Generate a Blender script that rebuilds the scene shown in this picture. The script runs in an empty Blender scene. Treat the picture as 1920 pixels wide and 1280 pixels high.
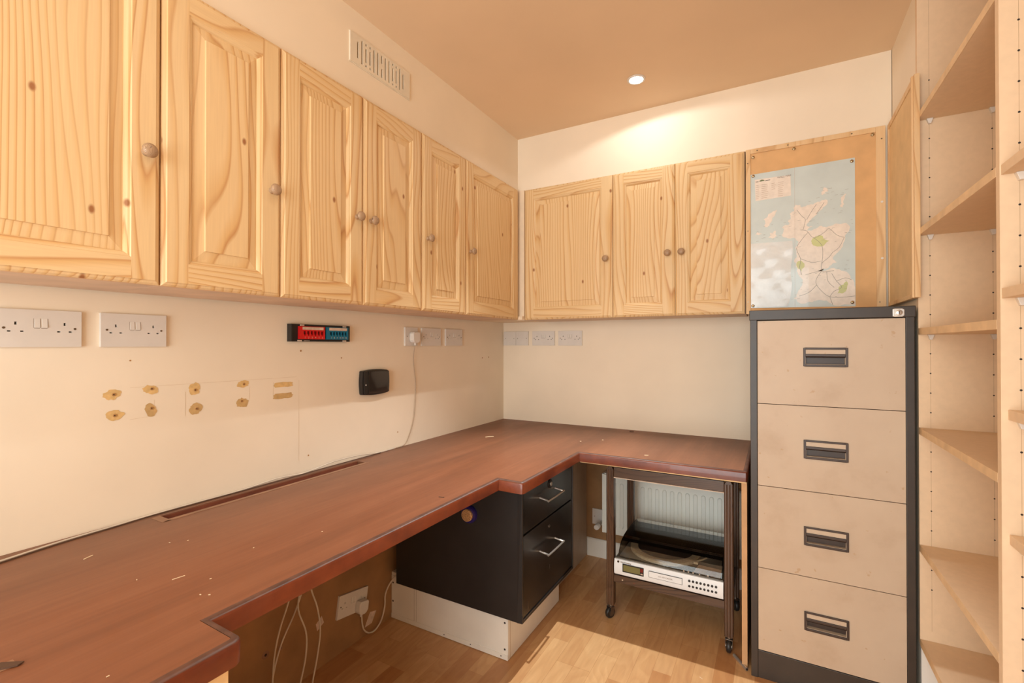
import bpy, bmesh, math, random
from mathutils import Vector, Matrix
random.seed(7)
PI = math.pi
C = bpy.context.scene.collection
SC = bpy.context.scene

# ------------------------------------------------------------------ camera
cam_d = bpy.data.cameras.new('camera'); cam = bpy.data.objects.new('camera', cam_d); C.objects.link(cam)
cam_d.sensor_width = 36.0; cam_d.lens = 36.0*882.9/1920.0; cam_d.clip_start = 0.02; cam_d.clip_end = 50
cam.location = (0, 0, 1.1978)
cam.rotation_euler = (math.radians(90+0.367), 0, math.radians(29.161))
SC.camera = cam
# ------------------------------------------------------------------ world, light, exposure
W = bpy.data.worlds.new('world'); SC.world = W; W.use_nodes = True
W.node_tree.nodes['Background'].inputs[0].default_value = (1.0, 0.86, 0.72, 1)
W.node_tree.nodes['Background'].inputs[1].default_value = 0.3
SC.view_settings.view_transform = 'Standard'; SC.view_settings.look = 'None'
SC.view_settings.gamma = 1; SC.view_settings.use_curve_mapping = False
SC.view_settings.exposure = 0.0
WARM = (0.87, 0.97, 1.0)
def spot(name, loc, power, size=150, blend=0.6, rad=0.03, rot=(0, 0, 0), col=WARM):
    l = bpy.data.lights.new(name, 'SPOT'); o = bpy.data.objects.new(name, l); C.objects.link(o)
    o.location = loc; o.rotation_euler = rot; l.energy = power; l.color = col
    l.spot_size = math.radians(size); l.spot_blend = blend; l.shadow_soft_size = rad; return o
def area(name, loc, rot, sx, sy, power, col=WARM):
    l = bpy.data.lights.new(name, 'AREA'); o = bpy.data.objects.new(name, l); C.objects.link(o)
    o.location = loc; o.rotation_euler = rot; l.energy = power; l.color = col
    l.shape = 'RECTANGLE'; l.size = sx; l.size_y = sy; return o
CH = 2.3447                      # ceiling height
DL = [(-0.52, 2.035), (-0.50, 0.62), (-0.50, -0.85)]      # ceiling downlights: first one in view, other two added out of view as fill
LC = (0.90, 0.97, 1.0)
spot('downlight_or_fill', (DL[0][0], DL[0][1], CH-0.012), 3.7, 164, 0.16, 0.010, (math.radians(2), math.radians(-6), 0), LC)
spot('downlight_beam', (DL[0][0], DL[0][1], CH-0.012), 150, 72, 0.9, 0.010, (math.radians(-17), math.radians(4), 0), LC)
spot('downlight_or_fill', (DL[1][0], DL[1][1], CH-0.012), 6, 165, 0.6, 0.05)  # fill spot added out of view over the room
spot('downlight_or_fill', (DL[2][0], DL[2][1], CH-0.012), 6, 165, 0.6, 0.05)  # second added fill spot, behind the camera
area('rear_fill_light', (-0.42, -1.56, 1.10), (math.radians(90), 0, 0), 1.5, 1.9, 72, (0.86, 0.97, 1.0))  # added fill behind the camera, no known window there

# ------------------------------------------------------------------ helpers
def srgb(r, g, b):
    f = lambda c: (c/255.0)/12.92 if c <= 10 else (((c/255.0)+0.055)/1.055)**2.4
    return (f(r), f(g), f(b), 1)
class NT:
    def __init__(s, name):
        s.m = bpy.data.materials.new(name); s.m.use_nodes = True; s.t = s.m.node_tree
        s.b = s.t.nodes['Principled BSDF']
    def n(s, typ, **kw):
        n = s.t.nodes.new(typ)
        for k, v in kw.items():
            if k.startswith('i_'):
                kk = k[2:]; kk = int(kk) if kk.isdigit() else kk.replace('_', ' ')
                n.inputs[kk].default_value = v
            else: setattr(n, k, v)
        return n
    def l(s, a, b): s.t.links.new(a, b)
    def math(s, op, a, b=None):
        n = s.n('ShaderNodeMath', operation=op)
        for i, v in enumerate((a, b)):
            if v is None: continue
            if isinstance(v, (int, float)): n.inputs[i].default_value = v
            else: s.l(v, n.inputs[i])
        return n.outputs[0]
    def ramp(s, fac, stops, interp='LINEAR'):
        n = s.n('ShaderNodeValToRGB'); e = n.color_ramp.elements; n.color_ramp.interpolation = interp
        while len(e) > 1: e.remove(e[-1])
        e[0].position = stops[0][0]; e[0].color = stops[0][1]
        for p, c in stops[1:]:
            x = e.new(p); x.color = c
        s.l(fac, n.inputs[0]); return n.outputs[0]
    def mix(s, fac, a, b, mode='MIX'):
        n = s.n('ShaderNodeMix', data_type='RGBA', blend_type=mode)
        for i, v in ((0, fac), (6, a), (7, b)):
            if isinstance(v, (int, float)): n.inputs[i].default_value = v
            elif isinstance(v, tuple): n.inputs[i].default_value = v
            else: s.l(v, n.inputs[i])
        return n.outputs[2]
    def coords(s, scale, kind='Object', rnd=True, rot=(0, 0, 0)):
        tc = s.n('ShaderNodeTexCoord'); out = tc.outputs[kind]
        if rnd:
            oi = s.n('ShaderNodeObjectInfo'); v = s.n('ShaderNodeVectorMath', operation='SCALE')
            v.inputs[0].default_value = (7.3, 3.1, 5.7); s.l(oi.outputs['Random'], v.inputs['Scale'])
            a = s.n('ShaderNodeVectorMath', operation='ADD'); s.l(out, a.inputs[0]); s.l(v.outputs[0], a.inputs[1]); out = a.outputs[0]
        mp = s.n('ShaderNodeMapping'); mp.inputs['Scale'].default_value = scale; mp.inputs['Rotation'].default_value = rot
        s.l(out, mp.inputs[0]); return mp.outputs[0]
    def noise(s, vec, scale=1, detail=2, rough=.5, dist=0):
        n = s.n('ShaderNodeTexNoise'); n.inputs['Scale'].default_value = scale; n.inputs['Detail'].default_value = detail
        n.inputs['Roughness'].default_value = rough; n.inputs['Distortion'].default_value = dist; s.l(vec, n.inputs['Vector']); return n.outputs[0]
    def bump(s, h, strength=.2, dist=.001):
        b = s.n('ShaderNodeBump'); b.inputs['Strength'].default_value = strength; b.inputs['Distance'].default_value = dist
        s.l(h, b.inputs['Height']); s.l(b.outputs[0], s.b.inputs['Normal'])
    def set(s, rough=.5, metal=0, spec=.5, coat=0):
        s.b.inputs['Roughness'].default_value = rough; s.b.inputs['Metallic'].default_value = metal
        s.b.inputs['Specular IOR Level'].default_value = spec; s.b.inputs['Coat Weight'].default_value = coat
def plain(name, rgb, rough=.5, metal=0, spec=.5, var=.05, scale=18, bump=0, coat=0):
    t = NT(name); c = srgb(*rgb)
    nz = t.noise(t.coords((1, 1, 1)), scale, 4)
    d = tuple(x*(1-var*2) for x in c[:3])+(1,); u = tuple(min(1, x*(1+var*2)) for x in c[:3])+(1,)
    t.l(t.ramp(nz, [(.3, d), (.7, u)]), t.b.inputs['Base Color']); t.set(rough, metal, spec, coat)
    if bump: t.bump(t.noise(t.coords((1, 1, 1)), 260, 3), bump, .0006)
    return t.m
def wood(name, light, mid, dark, axis='Z', rings=46, freq=4.6, rough=.5, knots=True, amp=.42, coat=.0):
    t = NT(name)
    al = .15                                   # stretch along the grain
    sc = {'Z': (1, 1, al), 'X': (al, 1, 1), 'Y': (1, al, 1)}[axis]
    v = t.coords(sc)
    big = t.noise(v, freq, 1.6, .45, .15)
    sep = t.n('ShaderNodeSeparateXYZ'); t.l(v, sep.inputs[0])
    cross = {'Z': sep.outputs[0], 'X': sep.outputs[2], 'Y': sep.outputs[0]}[axis]
    h = t.math('ADD', t.math('MULTIPLY', cross, rings*.9), t.math('MULTIPLY', big, rings*amp))
    fr = t.math('FRACT', h)
    w = t.noise(t.coords(tuple(x*.6 if x < 1 else 1 for x in sc)), 11, 2)
    col = t.ramp(fr, [(0, srgb(*light)), (.45, srgb(*light)), (.78, srgb(*mid)), (.90, srgb(*dark)), (1, srgb(*light))])
    col2 = t.mix(t.ramp(w, [(.35, (0, 0, 0, 1)), (.65, (1, 1, 1, 1))]), srgb(*light), srgb(*mid))
    col = t.mix(t.ramp(w, [(.3, (.5, .5, .5, 1)), (.6, (1, 1, 1, 1))]), col2, col)
    fib = t.noise(t.coords({'Z': (1, 1, .03), 'X': (.03, 1, 1), 'Y': (1, .03, 1)}[axis]), 260, 3, .6)
    col = t.mix(.16, col, t.ramp(fib, [(.3, srgb(*dark)), (.7, srgb(255, 235, 205))]), 'MULTIPLY')
    if knots:
        vo = t.n('ShaderNodeTexVoronoi'); vo.voronoi_dimensions = '2D'; vo.inputs['Scale'].default_value = 1
        s2 = t.n('ShaderNodeSeparateXYZ'); t.l(t.coords((4.4, 4.4, 2.6)), s2.inputs[0]); c2 = t.n('ShaderNodeCombineXYZ')
        t.l(s2.outputs[0], c2.inputs[0]); t.l(s2.outputs[2], c2.inputs[1]); t.l(c2.outputs[0], vo.inputs['Vector'])
        k = t.ramp(vo.outputs['Distance'], [(0, (1, 1, 1, 1)), (.014, (1, 1, 1, 1)), (.030, (0, 0, 0, 1))])
        col = t.mix(k, col, srgb(158, 104, 64))
    t.l(col, t.b.inputs['Base Color']); t.set(rough, 0, .4, coat); t.b.inputs['Coat Roughness'].default_value = .3
    t.bump(fib, .08, .0004)
    return t.m

M = {}
M['wall'] = plain('wall_paint', (242, 224, 200), .75, var=.02, scale=3, bump=.12)
M['wall_low'] = plain('wall_paint_lower', (240, 220, 196), .7, var=.03, scale=2.5, bump=.12)
M['ceil'] = plain('ceiling_paint', (230, 200, 166), .8, var=.02, scale=2, bump=.1)
P_L, P_M, P_D = (230, 200, 154), (221, 181, 126), (200, 150, 98)
M['pine_v'] = wood('pine_vertical', P_L, P_M, P_D, 'Z')
M['pine_h'] = wood('pine_horizontal', P_L, P_M, P_D, 'X', knots=False)
M['pine_panel'] = wood('pine_panel', (231, 200, 153), (222, 182, 127), (200, 150, 98), 'Z', 50, 4.0)
M['pine_edge'] = plain('pine_edge', (226, 182, 132), .5, var=.05)
M['batten'] = wood('batten_wood', (232, 198, 152), (224, 184, 134), (206, 160, 110), 'Z', 18, 6, knots=False)
M['carcass'] = plain('carcass_board', (222, 192, 164), .6, var=.05, scale=9)
M['post'] = plain('pale_post', (238, 214, 184), .6, var=.03)
M['knob'] = wood('knob_wood', (186, 154, 122), (158, 124, 94), (84, 58, 40), 'Z', 170, 30, .4, False, .3)
M['white'] = plain('white_plastic', (222, 212, 202), .38, var=.015)
M['white_in'] = plain('switch_plastic', (228, 219, 209), .35, var=.01)
M['slot'] = plain('socket_slot', (46, 32, 24), .7)
M['screw'] = plain('screw_metal', (130, 112, 92), .35, .8)
M['groove'] = plain('groove_line', (150, 128, 106), .7)
M['black'] = plain('black_plastic', (30, 27, 25), .4, var=.1)
M['black_gloss'] = plain('black_gloss', (50, 43, 38), .12, var=.05)
M['black_paint'] = plain('pedestal_paint', (38, 34, 32), .48, var=.12, scale=6)
M['black_drawer'] = plain('drawer_paint', (42, 37, 34), .24, var=.12, scale=6)
M['red'] = plain('red_plastic', (205, 22, 20), .4, var=.03)
M['red_dk'] = plain('red_port', (96, 10, 12), .6)
M['blue'] = plain('blue_plastic', (22, 112, 140), .4, var=.03)
M['blue_dk'] = plain('blue_port', (8, 44, 66), .6)
M['label'] = plain('label_strip', (216, 190, 168), .6, var=.08, scale=60)
M['grille'] = plain('vent_plastic', (230, 216, 194), .6, var=.03)
M['grille_dk'] = plain('vent_mesh', (140, 118, 88), .8, var=.12, scale=300)
M['mdf'] = plain('mdf_board', (231, 200, 165), .65, var=.014, scale=60)
M['mdf_edge'] = plain('mdf_edge', (228, 194, 152), .6, var=.05, scale=22)
M['tan_panel'] = plain('tan_panel', (204, 156, 110), .6, var=.04)
M['mdf_brown'] = plain('brown_hardboard', (160, 118, 76), .7, var=.08, scale=9)
M['board'] = plain('pinboard_face', (220, 172, 118), .7, var=.04, scale=14)
M['board_b'] = plain('side_board_face', (226, 190, 140), .7, var=.04, scale=14)
M['pencil'] = plain('pencil_line', (196, 164, 130), .8)
M['cab_frame'] = plain('cabinet_frame_paint', (61, 51, 43), .42, var=.05)
M['handle_br'] = plain('handle_brown', (64, 47, 37), .42, var=.05)
M['dark_gap'] = plain('dark_gap', (20, 15, 12), .9)
M['chrome'] = plain('chrome', (214, 206, 196), .32, .75, var=.02)
M['brass'] = plain('pin_metal', (176, 156, 122), .3, .9)
M['white_board'] = plain('white_melamine', (238, 230, 218), .45, var=.02, scale=8)
M['cream_raw'] = plain('cream_chipboard', (226, 188, 136), .6, var=.05)
M['grey_panel'] = plain('grey_laminate', (176, 158, 140), .5, var=.03)
M['rad'] = plain('radiator_enamel', (244, 240, 228), .35, var=.01)
M['trolley'] = wood('trolley_wood', (92, 66, 49), (84, 59, 43), (72, 49, 36), 'Z', 60, 8, .35, False, .4, .3)
M['trolley_h'] = wood('trolley_wood_h', (92, 68, 52), (76, 54, 42), (54, 37, 28), 'X', 60, 8, .35, False, .4, .3)
M['silver'] = plain('silver_face', (240, 242, 244), .35, 0, var=.01)
M['deck'] = plain('dark_deck', (98, 90, 78), .35, .1, var=.05)
M['platter'] = plain('platter_rim', (205, 190, 165), .35, .2, var=.08, scale=120)
M['rubber'] = plain('rubber_mat', (30, 26, 26), .7)
M['lcd'] = plain('display_green', (122, 116, 70), .3, var=.04)
M['glass_red'] = plain('display_red', (120, 22, 18), .3)
M['tyre'] = plain('castor_black', (38, 34, 32), .45)
M['castor'] = plain('castor_metal', (120, 108, 98), .3, .8)
M['cable_w'] = plain('white_cable', (216, 200, 180), .5)
M['cable_g'] = plain('grey_cable', (178, 152, 126), .5)
M['cable_d'] = plain('dark_cable', (92, 66, 48), .5)
M['filler'] = plain('filler_patch', (224, 184, 122), .8, var=.06, scale=70)
M['filler_b'] = plain('filler_patch_dark', (206, 168, 112), .8, var=.06, scale=70)
M['plug_hole'] = plain('wall_plug', (176, 128, 78), .7)
M['faint'] = plain('faint_paint_edge', (228, 204, 174), .75)
M['indigo'] = plain('indigo_plastic', (36, 26, 92), .35)
M['gold'] = plain('gold_disc', (196, 152, 106), .4, .4, var=.4, scale=380)
M['trough'] = plain('trough_red', (120, 66, 46), .5, var=.12, scale=14)
M['raw_edge'] = plain('raw_trim', (150, 110, 82), .6, var=.08)
M['crumb'] = plain('pale_crumb', (236, 212, 176), .7)
M['crumb_d'] = plain('dark_crumb', (84, 56, 38), .7)
M['map_sea'] = plain('map_sea', (204, 213, 210), .32, var=.03, scale=10, coat=.3)
M['map_land'] = plain('map_land', (236, 222, 208), .32, var=.03, scale=60, coat=.3)
M['map_green'] = plain('map_green', (206, 206, 142), .32, var=.03, coat=.3)
M['map_road'] = plain('map_road', (150, 140, 128), .4)
M['map_text'] = plain('map_ink', (110, 100, 92), .5)
M['emit'] = None
t = NT('bulb_glow'); t.b.inputs['Emission Color'].default_value = (1, .93, .82, 1); t.b.inputs['Emission Strength'].default_value = 25; M['emit'] = t.m
# worktop: stained veneer, dusty towards the wall
def worktop_mat():
    t = NT('worktop_veneer')
    v = t.coords((1, .10, 1), rnd=False); n1 = t.noise(v, 9, 4, .55, .3)
    col = t.ramp(n1, [(.3, srgb(122, 74, 47)), (.5, srgb(138, 85, 55)), (.7, srgb(151, 97, 66))])
    fib = t.noise(t.coords((1, .03, 1), rnd=False), 120, 4, .6)
    col = t.mix(.25, col, t.ramp(fib, [(.3, srgb(180, 130, 100)), (.7, srgb(255, 240, 225))]), 'MULTIPLY')
    sep = t.n('ShaderNodeSeparateXYZ'); tc = t.n('ShaderNodeTexCoord'); t.l(tc.outputs['Object'], sep.inputs[0])
    dx = t.n('ShaderNodeMapRange'); t.l(sep.outputs[0], dx.inputs[0])
    dx.inputs[1].default_value = -1.50; dx.inputs[2].default_value = -1.08; dx.inputs[3].default_value = 1; dx.inputs[4].default_value = 0
    dy = t.n('ShaderNodeMapRange'); t.l(sep.outputs[1], dy.inputs[0])
    dy.inputs[1].default_value = 1.6; dy.inputs[2].default_value = 2.55; dy.inputs[3].default_value = 0; dy.inputs[4].default_value = 1
    dust = t.math('MAXIMUM', dx.outputs[0], dy.outputs[0])
    n2 = t.noise(t.coords((1, .5, 1), rnd=False), 5, 5, .6)
    f = t.math('MULTIPLY', dust, t.ramp(n2, [(.3, (.15, .15, .15, 1)), (.7, (.75, .75, .75, 1))]))
    col = t.mix(f, col, srgb(118, 92, 74))
    t.l(col, t.b.inputs['Base Color']); t.set(.42, 0, .4, .1)
    r = t.ramp(n2, [(.3, (.46, .46, .46, 1)), (.7, (.64, .64, .64, 1))]); t.l(r, t.b.inputs['Roughness'])
    return t.m
M['desk'] = worktop_mat()
def lip_mat():
    t = NT('worktop_lipping')
    n1 = t.noise(t.coords((1, 1, 1), rnd=False), 6, 4, .6)
    n2 = t.noise(t.coords((1, .2, 1), rnd=False), 60, 3, .6)
    a = t.ramp(n1, [(.38, srgb(108, 49, 27)), (.58, srgb(132, 64, 35)), (.74, srgb(112, 64, 46))])
    col = t.mix(.3, a, t.ramp(n2, [(.3, srgb(170, 120, 100)), (.7, srgb(255, 240, 230))]), 'MULTIPLY')
    t.l(col, t.b.inputs['Base Color']); t.set(.36, 0, .5, .2); return t.m
M['lip'] = lip_mat()
M['lip_worn'] = plain('worn_edge', (96, 62, 48), .5, var=.15, scale=30)
def drawer_mat():
    t = NT('beige_enamel')
    n1 = t.noise(t.coords((1, 1, 1)), 7, 5, .6); n2 = t.noise(t.coords((1, 1, 1)), 34, 3, .5)
    col = t.ramp(n1, [(.30, srgb(192, 166, 140)), (.46, srgb(201, 177, 152)), (.7, srgb(205, 182, 157))])
    sp = t.ramp(n2, [(.26, (1, 1, 1, 1)), (.30, (0, 0, 0, 1))])
    col = t.mix(sp, col, srgb(190, 158, 126))
    t.l(col, t.b.inputs['Base Color']); t.set(.45, 0, .4); return t.m
M['drawer'] = drawer_mat()
def floor_mat():
    t = NT('beech_laminate')
    v = t.coords((1, 1, 1), rnd=False, rot=(0, 0, PI/2))
    b = t.n('ShaderNodeTexBrick'); t.l(v, b.inputs['Vector'])
    b.offset = .37; b.offset_frequency = 3; b.squash = 1
    b.inputs['Color1'].default_value = srgb(232, 190, 138); b.inputs['Color2'].default_value = srgb(203, 150, 99)
    b.inputs['Mortar'].default_value = srgb(196, 146, 98); b.inputs['Scale'].default_value = 1
    b.inputs['Mortar Size'].default_value = .0006; b.inputs['Brick Width'].default_value = .33; b.inputs['Row Height'].default_value = .066
    g = t.noise(t.coords((1, .12, 1), rnd=False), 45, 4, .6, .5)
    w = t.noise(t.coords((1, .35, 1), rnd=False), 7, 1.5); fr = t.math('FRACT', t.math('MULTIPLY', w, 14))
    col = t.mix(.35, b.outputs[0], t.ramp(g, [(.3, srgb(205, 160, 120)), (.7, srgb(255, 240, 220))]), 'MULTIPLY')
    col = t.mix(.16, col, t.ramp(fr, [(0, (1, 1, 1, 1)), (.8, srgb(205, 155, 110)), (1, (1, 1, 1, 1))]), 'MULTIPLY')
    t.l(col, t.b.inputs['Base Color']); t.set(.38, 0, .5); return t.m
M['floor'] = floor_mat()
def clear_mat(name, tint, keep, rough):
    t = NT(name); out = t.t.nodes['Material Output']; tr = t.n('ShaderNodeBsdfTransparent'); tr.inputs[0].default_value = tint
    gl = t.n('ShaderNodeBsdfGlossy'); gl.inputs['Roughness'].default_value = rough; gl.inputs[0].default_value = (1, 1, 1, 1)
    fr = t.n('ShaderNodeFresnel'); fr.inputs[0].default_value = 1.32
    nz = t.noise(t.coords((1, 1, 1)), 30, 3)
    f = t.math('ADD', fr.outputs[0], t.math('MULTIPLY', nz, keep))
    mx = t.n('ShaderNodeMixShader'); t.l(f, mx.inputs[0]); t.l(tr.outputs[0], mx.inputs[1]); t.l(gl.outputs[0], mx.inputs[2])
    t.l(mx.outputs[0], out.inputs[0]); return t.m
M['smoke'] = clear_mat('smoked_acrylic', (.86, .84, .80, 1), .02, .07)
def film_mat():
    t = NT('crinkled_film'); out = t.t.nodes['Material Output']; tr = t.n('ShaderNodeBsdfTransparent')
    nz = t.noise(t.coords((1, 1, 1)), 9, 5, .6, 1.2)
    t.b.inputs['Base Color'].default_value = srgb(240, 238, 234); t.set(.3, 0, .7, .4)
    t.bump(nz, .4, .004)
    mx = t.n('ShaderNodeMixShader'); t.l(t.ramp(nz, [(.3, (.72, .72, .72, 1)), (.7, (.86, .86, .86, 1))]), mx.inputs[0])
    t.l(tr.outputs[0], mx.inputs[1]); t.l(t.b.outputs[0], mx.inputs[2]); t.l(mx.outputs[0], out.inputs[0]); return t.m
M['film'] = film_mat()

class MB:
    def __init__(s): s.v = []; s.f = []; s.m = []
    def face(s, pts, mi=0):
        i = len(s.v); s.v += [tuple(p) for p in pts]; s.f.append(tuple(range(i, i+len(pts)))); s.m.append(mi); return s
    def box(s, x0, x1, y0, y1, z0, z1, mi=0):
        i = len(s.v)
        s.v += [(x0, y0, z0), (x1, y0, z0), (x1, y1, z0), (x0, y1, z0), (x0, y0, z1), (x1, y0, z1), (x1, y1, z1), (x0, y1, z1)]
        for q in ((0, 3, 2, 1), (4, 5, 6, 7), (0, 1, 5, 4), (1, 2, 6, 5), (2, 3, 7, 6), (3, 0, 4, 7)):
            s.f.append(tuple(i+k for k in q)); s.m.append(mi)
        return s
    def prism(s, poly, axis, a, b, mi=0, cap=True):
        """extrude 2D polygon; axis 'Y': poly is (x,z); 'X': (y,z); 'Z': (x,y)"""
        g = {'Y': lambda p, t: (p[0], t, p[1]), 'X': lambda p, t: (t, p[0], p[1]), 'Z': lambda p, t: (p[0], p[1], t)}[axis]
        i = len(s.v); n = len(poly)
        s.v += [g(p, a) for p in poly]+[g(p, b) for p in poly]
        for k in range(n):
            k2 = (k+1) % n; s.f.append((i+k, i+k2, i+n+k2, i+n+k)); s.m.append(mi)
        if cap:
            s.f.append(tuple(i+k for k in range(n))); s.m.append(mi)
            s.f.append(tuple(i+n+k for k in reversed(range(n)))); s.m.append(mi)
        return s
    def lathe(s, prof, c, axis='Z', seg=24, mi=0):
        """prof: (radius, height) along axis from centre c"""
        i = len(s.v); n = len(prof)
        for k in range(seg):
            a = 2*PI*k/seg; ca, sa = math.cos(a), math.sin(a)
            for r, h in prof:
                p = {'Z': (r*ca, r*sa, h), 'Y': (r*ca, h, r*sa), 'X': (h, r*ca, r*sa)}[axis]
                s.v.append((c[0]+p[0], c[1]+p[1], c[2]+p[2]))
        for k in range(seg):
            k2 = (k+1) % seg
            for j in range(n-1):
                s.f.append((i+k*n+j, i+k2*n+j, i+k2*n+j+1, i+k*n+j+1)); s.m.append(mi)
        for j in (0, n-1):
            if prof[j][0] > 1e-6:
                s.f.append(tuple(i+k*n+j for k in range(seg))); s.m.append(mi)
        return s
    def tube(s, pts, r, seg=8, mi=0):
        P = [Vector(p) for p in pts]; i = len(s.v); n = len(P); up = Vector((0, 0, 1)); last = None
        for k in range(n):
            d = (P[min(k+1, n-1)]-P[max(k-1, 0)]).normalized()
            a = last if last is not None else (up if abs(d.z) < .9 else Vector((1, 0, 0)))
            u = (a-d*a.dot(d))
            if u.length < 1e-5: u = d.orthogonal()
            u.normalize(); w = d.cross(u); last = u
            for j in range(seg):
                t = 2*PI*j/seg; s.v.append(tuple(P[k]+u*math.cos(t)*r+w*math.sin(t)*r))
        for k in range(n-1):
            for j in range(seg):
                j2 = (j+1) % seg; s.f.append((i+k*seg+j, i+k*seg+j2, i+(k+1)*seg+j2, i+(k+1)*seg+j)); s.m.append(mi)
        s.f.append(tuple(i+j for j in range(seg))); s.m.append(mi)
        s.f.append(tuple(i+(n-1)*seg+j for j in range(seg))); s.m.append(mi)
        return s
    def plate(s, w, h, t, holes, depth, mi=0, mh=1, x0=0, z0=0, y=0, back=True):
        """plate in XZ facing -Y, front at y, thickness t; rectangular holes (x0,x1,z0,z1[,mat]) sunk by depth"""
        xs = sorted(set([x0, x0+w]+[q for H in holes for q in H[:2]])); zs = sorted(set([z0, z0+h]+[q for H in holes for q in H[2:4]]))
        def inh(a, b):
            for H in holes:
                if H[0]-1e-9 <= a <= H[1]+1e-9 and H[2]-1e-9 <= b <= H[3]+1e-9: return H
        for a, b in zip(xs, xs[1:]):
            for c, d in zip(zs, zs[1:]):
                if not inh((a+b)/2, (c+d)/2): s.face([(a, y, c), (b, y, c), (b, y, d), (a, y, d)], mi)
        for H in holes:
            a, b, c, d = H[:4]; m = H[4] if len(H) > 4 else mh; e = y+(H[5] if len(H) > 5 else depth)
            s.face([(a, e, c), (b, e, c), (b, e, d), (a, e, d)], m)
            s.face([(a, y, c), (a, e, c), (a, e, d), (a, y, d)], mi); s.face([(b, y, c), (b, y, d), (b, e, d), (b, e, c)], mi)
            s.face([(a, y, c), (b, y, c), (b, e, c), (a, e, c)], mi); s.face([(a, y, d), (a, e, d), (b, e, d), (b, y, d)], mi)
        X0, X1, Z0, Z1 = x0, x0+w, z0, z0+h
        s.face([(X0, y, Z0), (X0, y, Z1), (X0, y+t, Z1), (X0, y+t, Z0)], mi); s.face([(X1, y, Z0), (X1, y+t, Z0), (X1, y+t, Z1), (X1, y, Z1)], mi)
        s.face([(X0, y, Z1), (X1, y, Z1), (X1, y+t, Z1), (X0, y+t, Z1)], mi); s.face([(X0, y, Z0), (X0, y+t, Z0), (X1, y+t, Z0), (X1, y, Z0)], mi)
        if back: s.face([(X0, y+t, Z0), (X0, y+t, Z1), (X1, y+t, Z1), (X1, y+t, Z0)], mi)
        return s
def build(name, mb, mats, parent=None, origin=(0, 0, 0), bevel=0, smooth=False, merge=True):
    """mb is in the parent's frame (or the world's); origin becomes the object's own origin"""
    if not isinstance(mats, (list, tuple)): mats = [mats]
    me = bpy.data.meshes.new(name); o = Vector(origin)
    me.from_pydata([tuple(Vector(p)-o) for p in mb.v], [], mb.f)
    for m in mats: me.materials.append(m)
    for p, mi in zip(me.polygons, mb.m): p.material_index = mi
    bm = bmesh.new(); bm.from_mesh(me)
    if merge: bmesh.ops.remove_doubles(bm, verts=bm.verts, dist=1e-6)
    bmesh.ops.recalc_face_normals(bm, faces=bm.faces)
    if bevel:
        es = [e for e in bm.edges if len(e.link_faces) == 2 and e.calc_face_angle(0) > .6]
        bmesh.ops.bevel(bm, geom=es, offset=bevel, segments=2, profile=.6, affect='EDGES', clamp_overlap=True)
    if smooth:
        for f in bm.faces: f.smooth = True
        for e in bm.edges:
            if len(e.link_faces) == 2 and e.calc_face_angle(0) > .7: e.smooth = False
    bm.to_mesh(me); bm.free()
    ob = bpy.data.objects.new(name, me); C.objects.link(ob); ob.location = o
    if parent is not None: ob.parent = parent
    return ob
def tag(o, label, cat, group=None):
    o['label'] = label; o['category'] = cat
    if group: o['group'] = group
    return o
def thing(name, label, cat, loc=(0, 0, 0), rz=0, group=None):
    o = bpy.data.objects.new(name, None); C.objects.link(o); o.location = loc; o.rotation_euler = (0, 0, rz)
    o.empty_display_size = .05; return tag(o, label, cat, group)
def struct(name, mb, mats, **kw):
    o = build(name, mb, mats, **kw); o['kind'] = 'structure'; return o
def text_into(mb, s, size, place, mi=0, align='LEFT'):
    """turn lettering into flat faces; place maps (x, y) to 3D"""
    cu = bpy.data.curves.new('lettering', 'FONT'); cu.body = s; cu.size = size; cu.align_x = align; cu.resolution_u = 2
    ob = bpy.data.objects.new('lettering', cu); C.objects.link(ob); dg = bpy.context.evaluated_depsgraph_get(); dg.update()
    me = bpy.data.meshes.new_from_object(ob.evaluated_get(dg)); i = len(mb.v)
    mb.v += [place(v.co.x, v.co.y) for v in me.vertices]
    for p in me.polygons: mb.f.append(tuple(i+k for k in p.vertices)); mb.m.append(mi)
    bpy.data.objects.remove(ob); bpy.data.curves.remove(cu); bpy.data.meshes.remove(me)
def smooth_path(pts, n=6):
    P = [Vector(p) for p in pts]; out = []
    for i in range(len(P)-1):
        p0 = P[max(i-1, 0)]; p1 = P[i]; p2 = P[i+1]; p3 = P[min(i+2, len(P)-1)]
        for k in range(n):
            t = k/n; out.append(.5*((2*p1)+(p2-p0)*t+(2*p0-5*p1+4*p2-p3)*t*t+(3*p1-p0-3*p2+p3)*t**3))
    out.append(P[-1]); return out

# ------------------------------------------------------------------ room shell
XL, YB = -1.5, 2.5775
XR, YF = 0.66, -1.6
ZB, ZT = 1.3334, 2.0483           # wall cabinets bottom / top
XU, YU = -1.2548, 2.3154          # boxed-out upper wall faces
struct('floor', MB().box(XL-.1, XR+.1, YF-.1, YB+.1, -.05, 0), M['floor'])
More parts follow.
